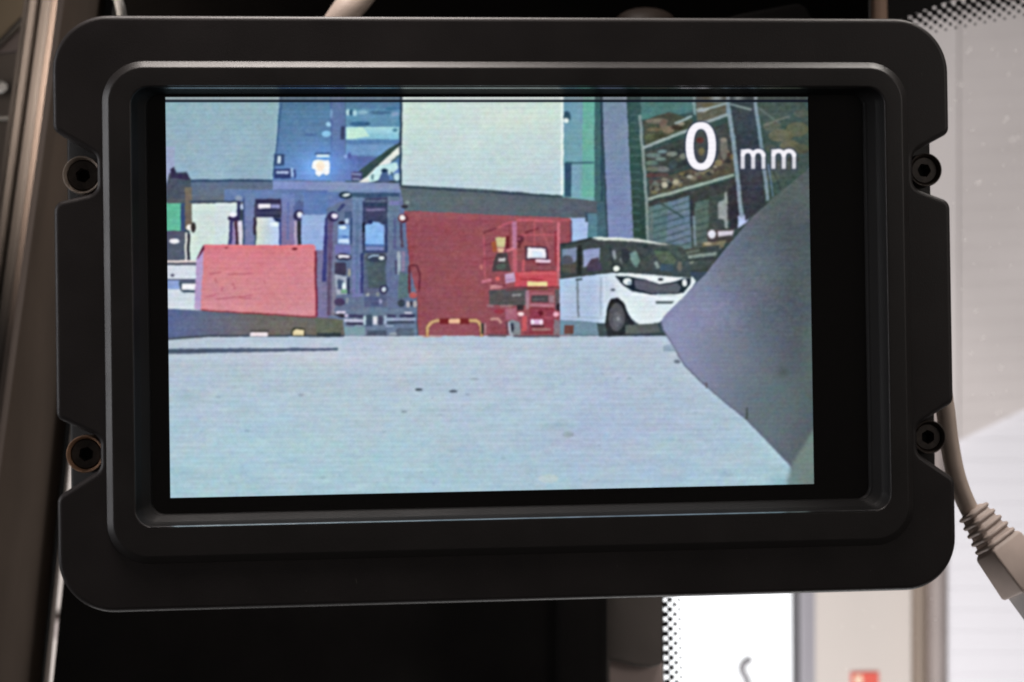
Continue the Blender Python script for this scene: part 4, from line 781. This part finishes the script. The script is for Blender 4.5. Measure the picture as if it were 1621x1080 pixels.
def text_layer(grow, c, al):
    def ring(cx, cy, a, b, ai, bi, p):
        o = [(cx + a * math.copysign(abs(math.cos(t)) ** p, math.cos(t)), cy + b * math.copysign(abs(math.sin(t)) ** p, math.sin(t))) for t in np.linspace(0, 2 * math.pi, 64, endpoint=False)]
        i = [(cx + ai * math.copysign(abs(math.cos(t)) ** p, math.cos(t)), cy + bi * math.copysign(abs(math.sin(t)) ** p, math.sin(t))) for t in np.linspace(0, 2 * math.pi, 64, endpoint=False)]
        s, k = mask_poly(o); s2, k2 = mask_poly(i); full = np.zeros(IMG.shape[:2], bool); full[s] |= k; full[s2] &= ~k2
        IMG[full] = IMG[full] * (1 - al) + np.array(c, np.float32) * al
    g = grow
    ring(1109.5, 231.5, 24 + g, 38 + g, 11.4 - g, 27 - g, .86)
    for x0 in (1172.5, 1221):
        w = 6.4 + 2 * g
        for xs in (x0 + 3.2, x0 + 19.6, x0 + 36): L_([(xs, 243 if xs > x0 + 5 else 236.4 - g), (xs, 267.5 + g)], w, c, al)
        for xa in (x0 + 3.2, x0 + 19.6):
            arc = [(xa + 8.2 - 8.2 * math.cos(t), 246.5 - 7.4 * math.sin(t)) for t in np.linspace(.15, math.pi, 14)]
            for pa, pb in zip(arc[:-1], arc[1:]): L_([pa, pb], 5.8 + 2 * g, c, al)
            for pa in arc: E_(pa[0], pa[1], 2.9 + g, 2.9 + g, c, al)
K0 = IMG.copy(); text_layer(2.4, (42, 52, 78), 1.0); IMG = K0 * .35 + blur(IMG, 1.6) * .65
K0 = IMG.copy(); text_layer(0, (250, 247, 254), 1.0); TX = blur(IMG, 1.5)
IMG = TX
# scan lines of the panel, edge row at the top of the picture
IMG *= (1 + .011 * np.sin((GYY + .006 * GX) * 2 * math.pi / 8.1) + .006 * np.sin((GYY - .012 * GX) * 2 * math.pi / 4.05) + .014 * np.sin((GX + .3 * GYY) * 2 * math.pi / 5.3) * np.sin((GYY - .1 * GX) * 2 * math.pi / 5.9))[..., None]
row = IMG[int((168 - Y0) * SS)].copy(); g = row.mean(-1, keepdims=True); row = (row * .45 + g * .55) * .97
IMG[:int((158.2 - Y0) * SS)] = row[None]
IMG[int((158.2 - Y0) * SS):int((162.4 - Y0) * SS)] = (16, 22, 36)
IMG = blur(np.clip(IMG, 0, 255), 1.0)
# grid of lit pixels at the display's place
SX0, SX1, SY0, SY1 = -80.45, 71.95, -42.89, 50.25
NX, NY = 800, 486
u = np.linspace(SX0, SX1, NX); v = np.linspace(SY0, SY1, NY)
UX, UY = np.meshgrid(u, v)
PM = np.stack([UX.ravel(), UY.ravel(), np.full(UX.size, -3.9)], 1)
fx, fy = project(PM)
cx_ = np.clip((fx - X0) * SS - .5, 0, CW * SS - 2); cy_ = np.clip((fy - Y0) * SS - .5, 0, CHH * SS - 2)
ix, iy = cx_.astype(int), cy_.astype(int); tx, ty = (cx_ - ix)[:, None], (cy_ - iy)[:, None]
S = IMG[iy, ix] * (1 - tx) * (1 - ty) + IMG[iy, ix + 1] * tx * (1 - ty) + IMG[iy + 1, ix] * (1 - tx) * ty + IMG[iy + 1, ix + 1] * tx * ty
S = np.clip(S, 0, 255) / 255.0; S = np.where(S <= .04045, S / 12.92, ((S + .055) / 1.055) ** 2.4)
me = bpy.data.meshes.new('picture')
VV = np.stack([PM[:, 0] * .001, -PM[:, 2] * .001, PM[:, 1] * .001 + ZC], 1)
ii = np.arange(NX * NY).reshape(NY, NX)
F = np.stack([ii[:-1, :-1], ii[:-1, 1:], ii[1:, 1:], ii[1:, :-1]], -1).reshape(-1, 4)
me.vertices.add(len(VV)); me.vertices.foreach_set('co', VV.astype(np.float32).ravel())
me.loops.add(F.size); me.loops.foreach_set('vertex_index', F.astype(np.int32).ravel())
me.polygons.add(len(F)); me.polygons.foreach_set('loop_start', np.arange(0, F.size, 4, dtype=np.int32)); 
me.update(calc_edges=True); me.validate()
ca = me.color_attributes.new('picture', 'FLOAT_COLOR', 'POINT')
ca.data.foreach_set('color', np.concatenate([S, np.ones((len(S), 1))], 1).astype(np.float32).ravel())
me.materials.append(M['screen'])
po = bpy.data.objects.new('lit_picture', me); COL.objects.link(po); po.parent = gls; po.matrix_parent_inverse = Matrix.Identity(4)
po['label'] = 'lit camera picture of forklift, red lift, white van and a 0 mm read-out'

# ================================================================== network cable and plug
CD = .405
nc = thing('network_cable', 'beige network cable with ribbed boot and clear plug hanging beside the monitor', 'cable', at(1560, 860, CD))
tube('cord', [at(1462, 480, CD), at(1484, 570, CD), at(1496, 645, CD), at(1502, 695, CD), at(1513, 752, CD), at(1531, 800, CD), at(1550, 830, CD)], .0024, 'cable', nc, 18)
# boot: rounded box along an axis
A0, A1 = at(1539, 808, CD), at(1625, 925, CD - .004)
ax = (A1 - A0).normalized()
side = (RIGHT * .84 + UP * .56 - BACK * .0); side = (side - ax * side.dot(ax)).normalized()
nrm = ax.cross(side).normalized()
if nrm.dot(BACK) < 0: nrm = -nrm
tilt = math.radians(27)
s2 = side * math.cos(tilt) - nrm * math.sin(tilt); n2 = side * math.sin(tilt) + nrm * math.cos(tilt)
PXM = CD / FPX                                     # metres per photo pixel at the plug
def sect(t, w, d, r=.25, n=4):
    """rounded rectangle across the axis at t pixels; w,d half sizes in pixels"""
    c = A0 + ax * t * PXM; out = []
    for p in rrect(-w, w, -d, d, min(w, d) * r, n): out.append(c + s2 * p[0] * PXM + n2 * p[1] * PXM)
    return out
def sweep(name, secs, mat, parent):
    vs, fs = [], []; L = [sect(*s) for s in secs]; n_ = len(L[0])
    for l in L: vs += l
    for i in range(len(L) - 1):
        for k in range(n_): fs.append([i * n_ + k, i * n_ + (k + 1) % n_, (i + 1) * n_ + (k + 1) % n_, (i + 1) * n_ + k])
    fs += [list(range(n_))[::-1], [(len(L) - 1) * n_ + k for k in range(n_)]]
    return mesh_obj(name, vs, fs, mat, parent, True)
boot = sweep('boot', [(-2, 14, 13, .6), (2, 19, 17, .5), (60, 27, 22, .4), (66, 33, 25, .22), (70, 34, 26, .16), (138, 36, 29, .14), (142, 34, 27, .14)], 'boot', nc)
for k in range(5):
    t0 = 1 + k * 13.5; w = 23.5 + k * 2.3; d = 20.5 + k * 1.4
    sweep('rib', [(t0, w - 3.5, d - 3.5, .5), (t0 + 1.2, w - .8, d - .8, .5), (t0 + 3.5, w, d, .5), (t0 + 6, w - .8, d - .8, .5), (t0 + 7.5, w - 3.5, d - 3.5, .5)], 'boot', boot)
plug = sweep('plug', [(136, 30, 21, .08), (190, 30, 21, .08)], 'clear', nc)
sweep('plug_core', [(168, 22, 13, .1), (184, 22, 13, .1)], 'cable', plug)
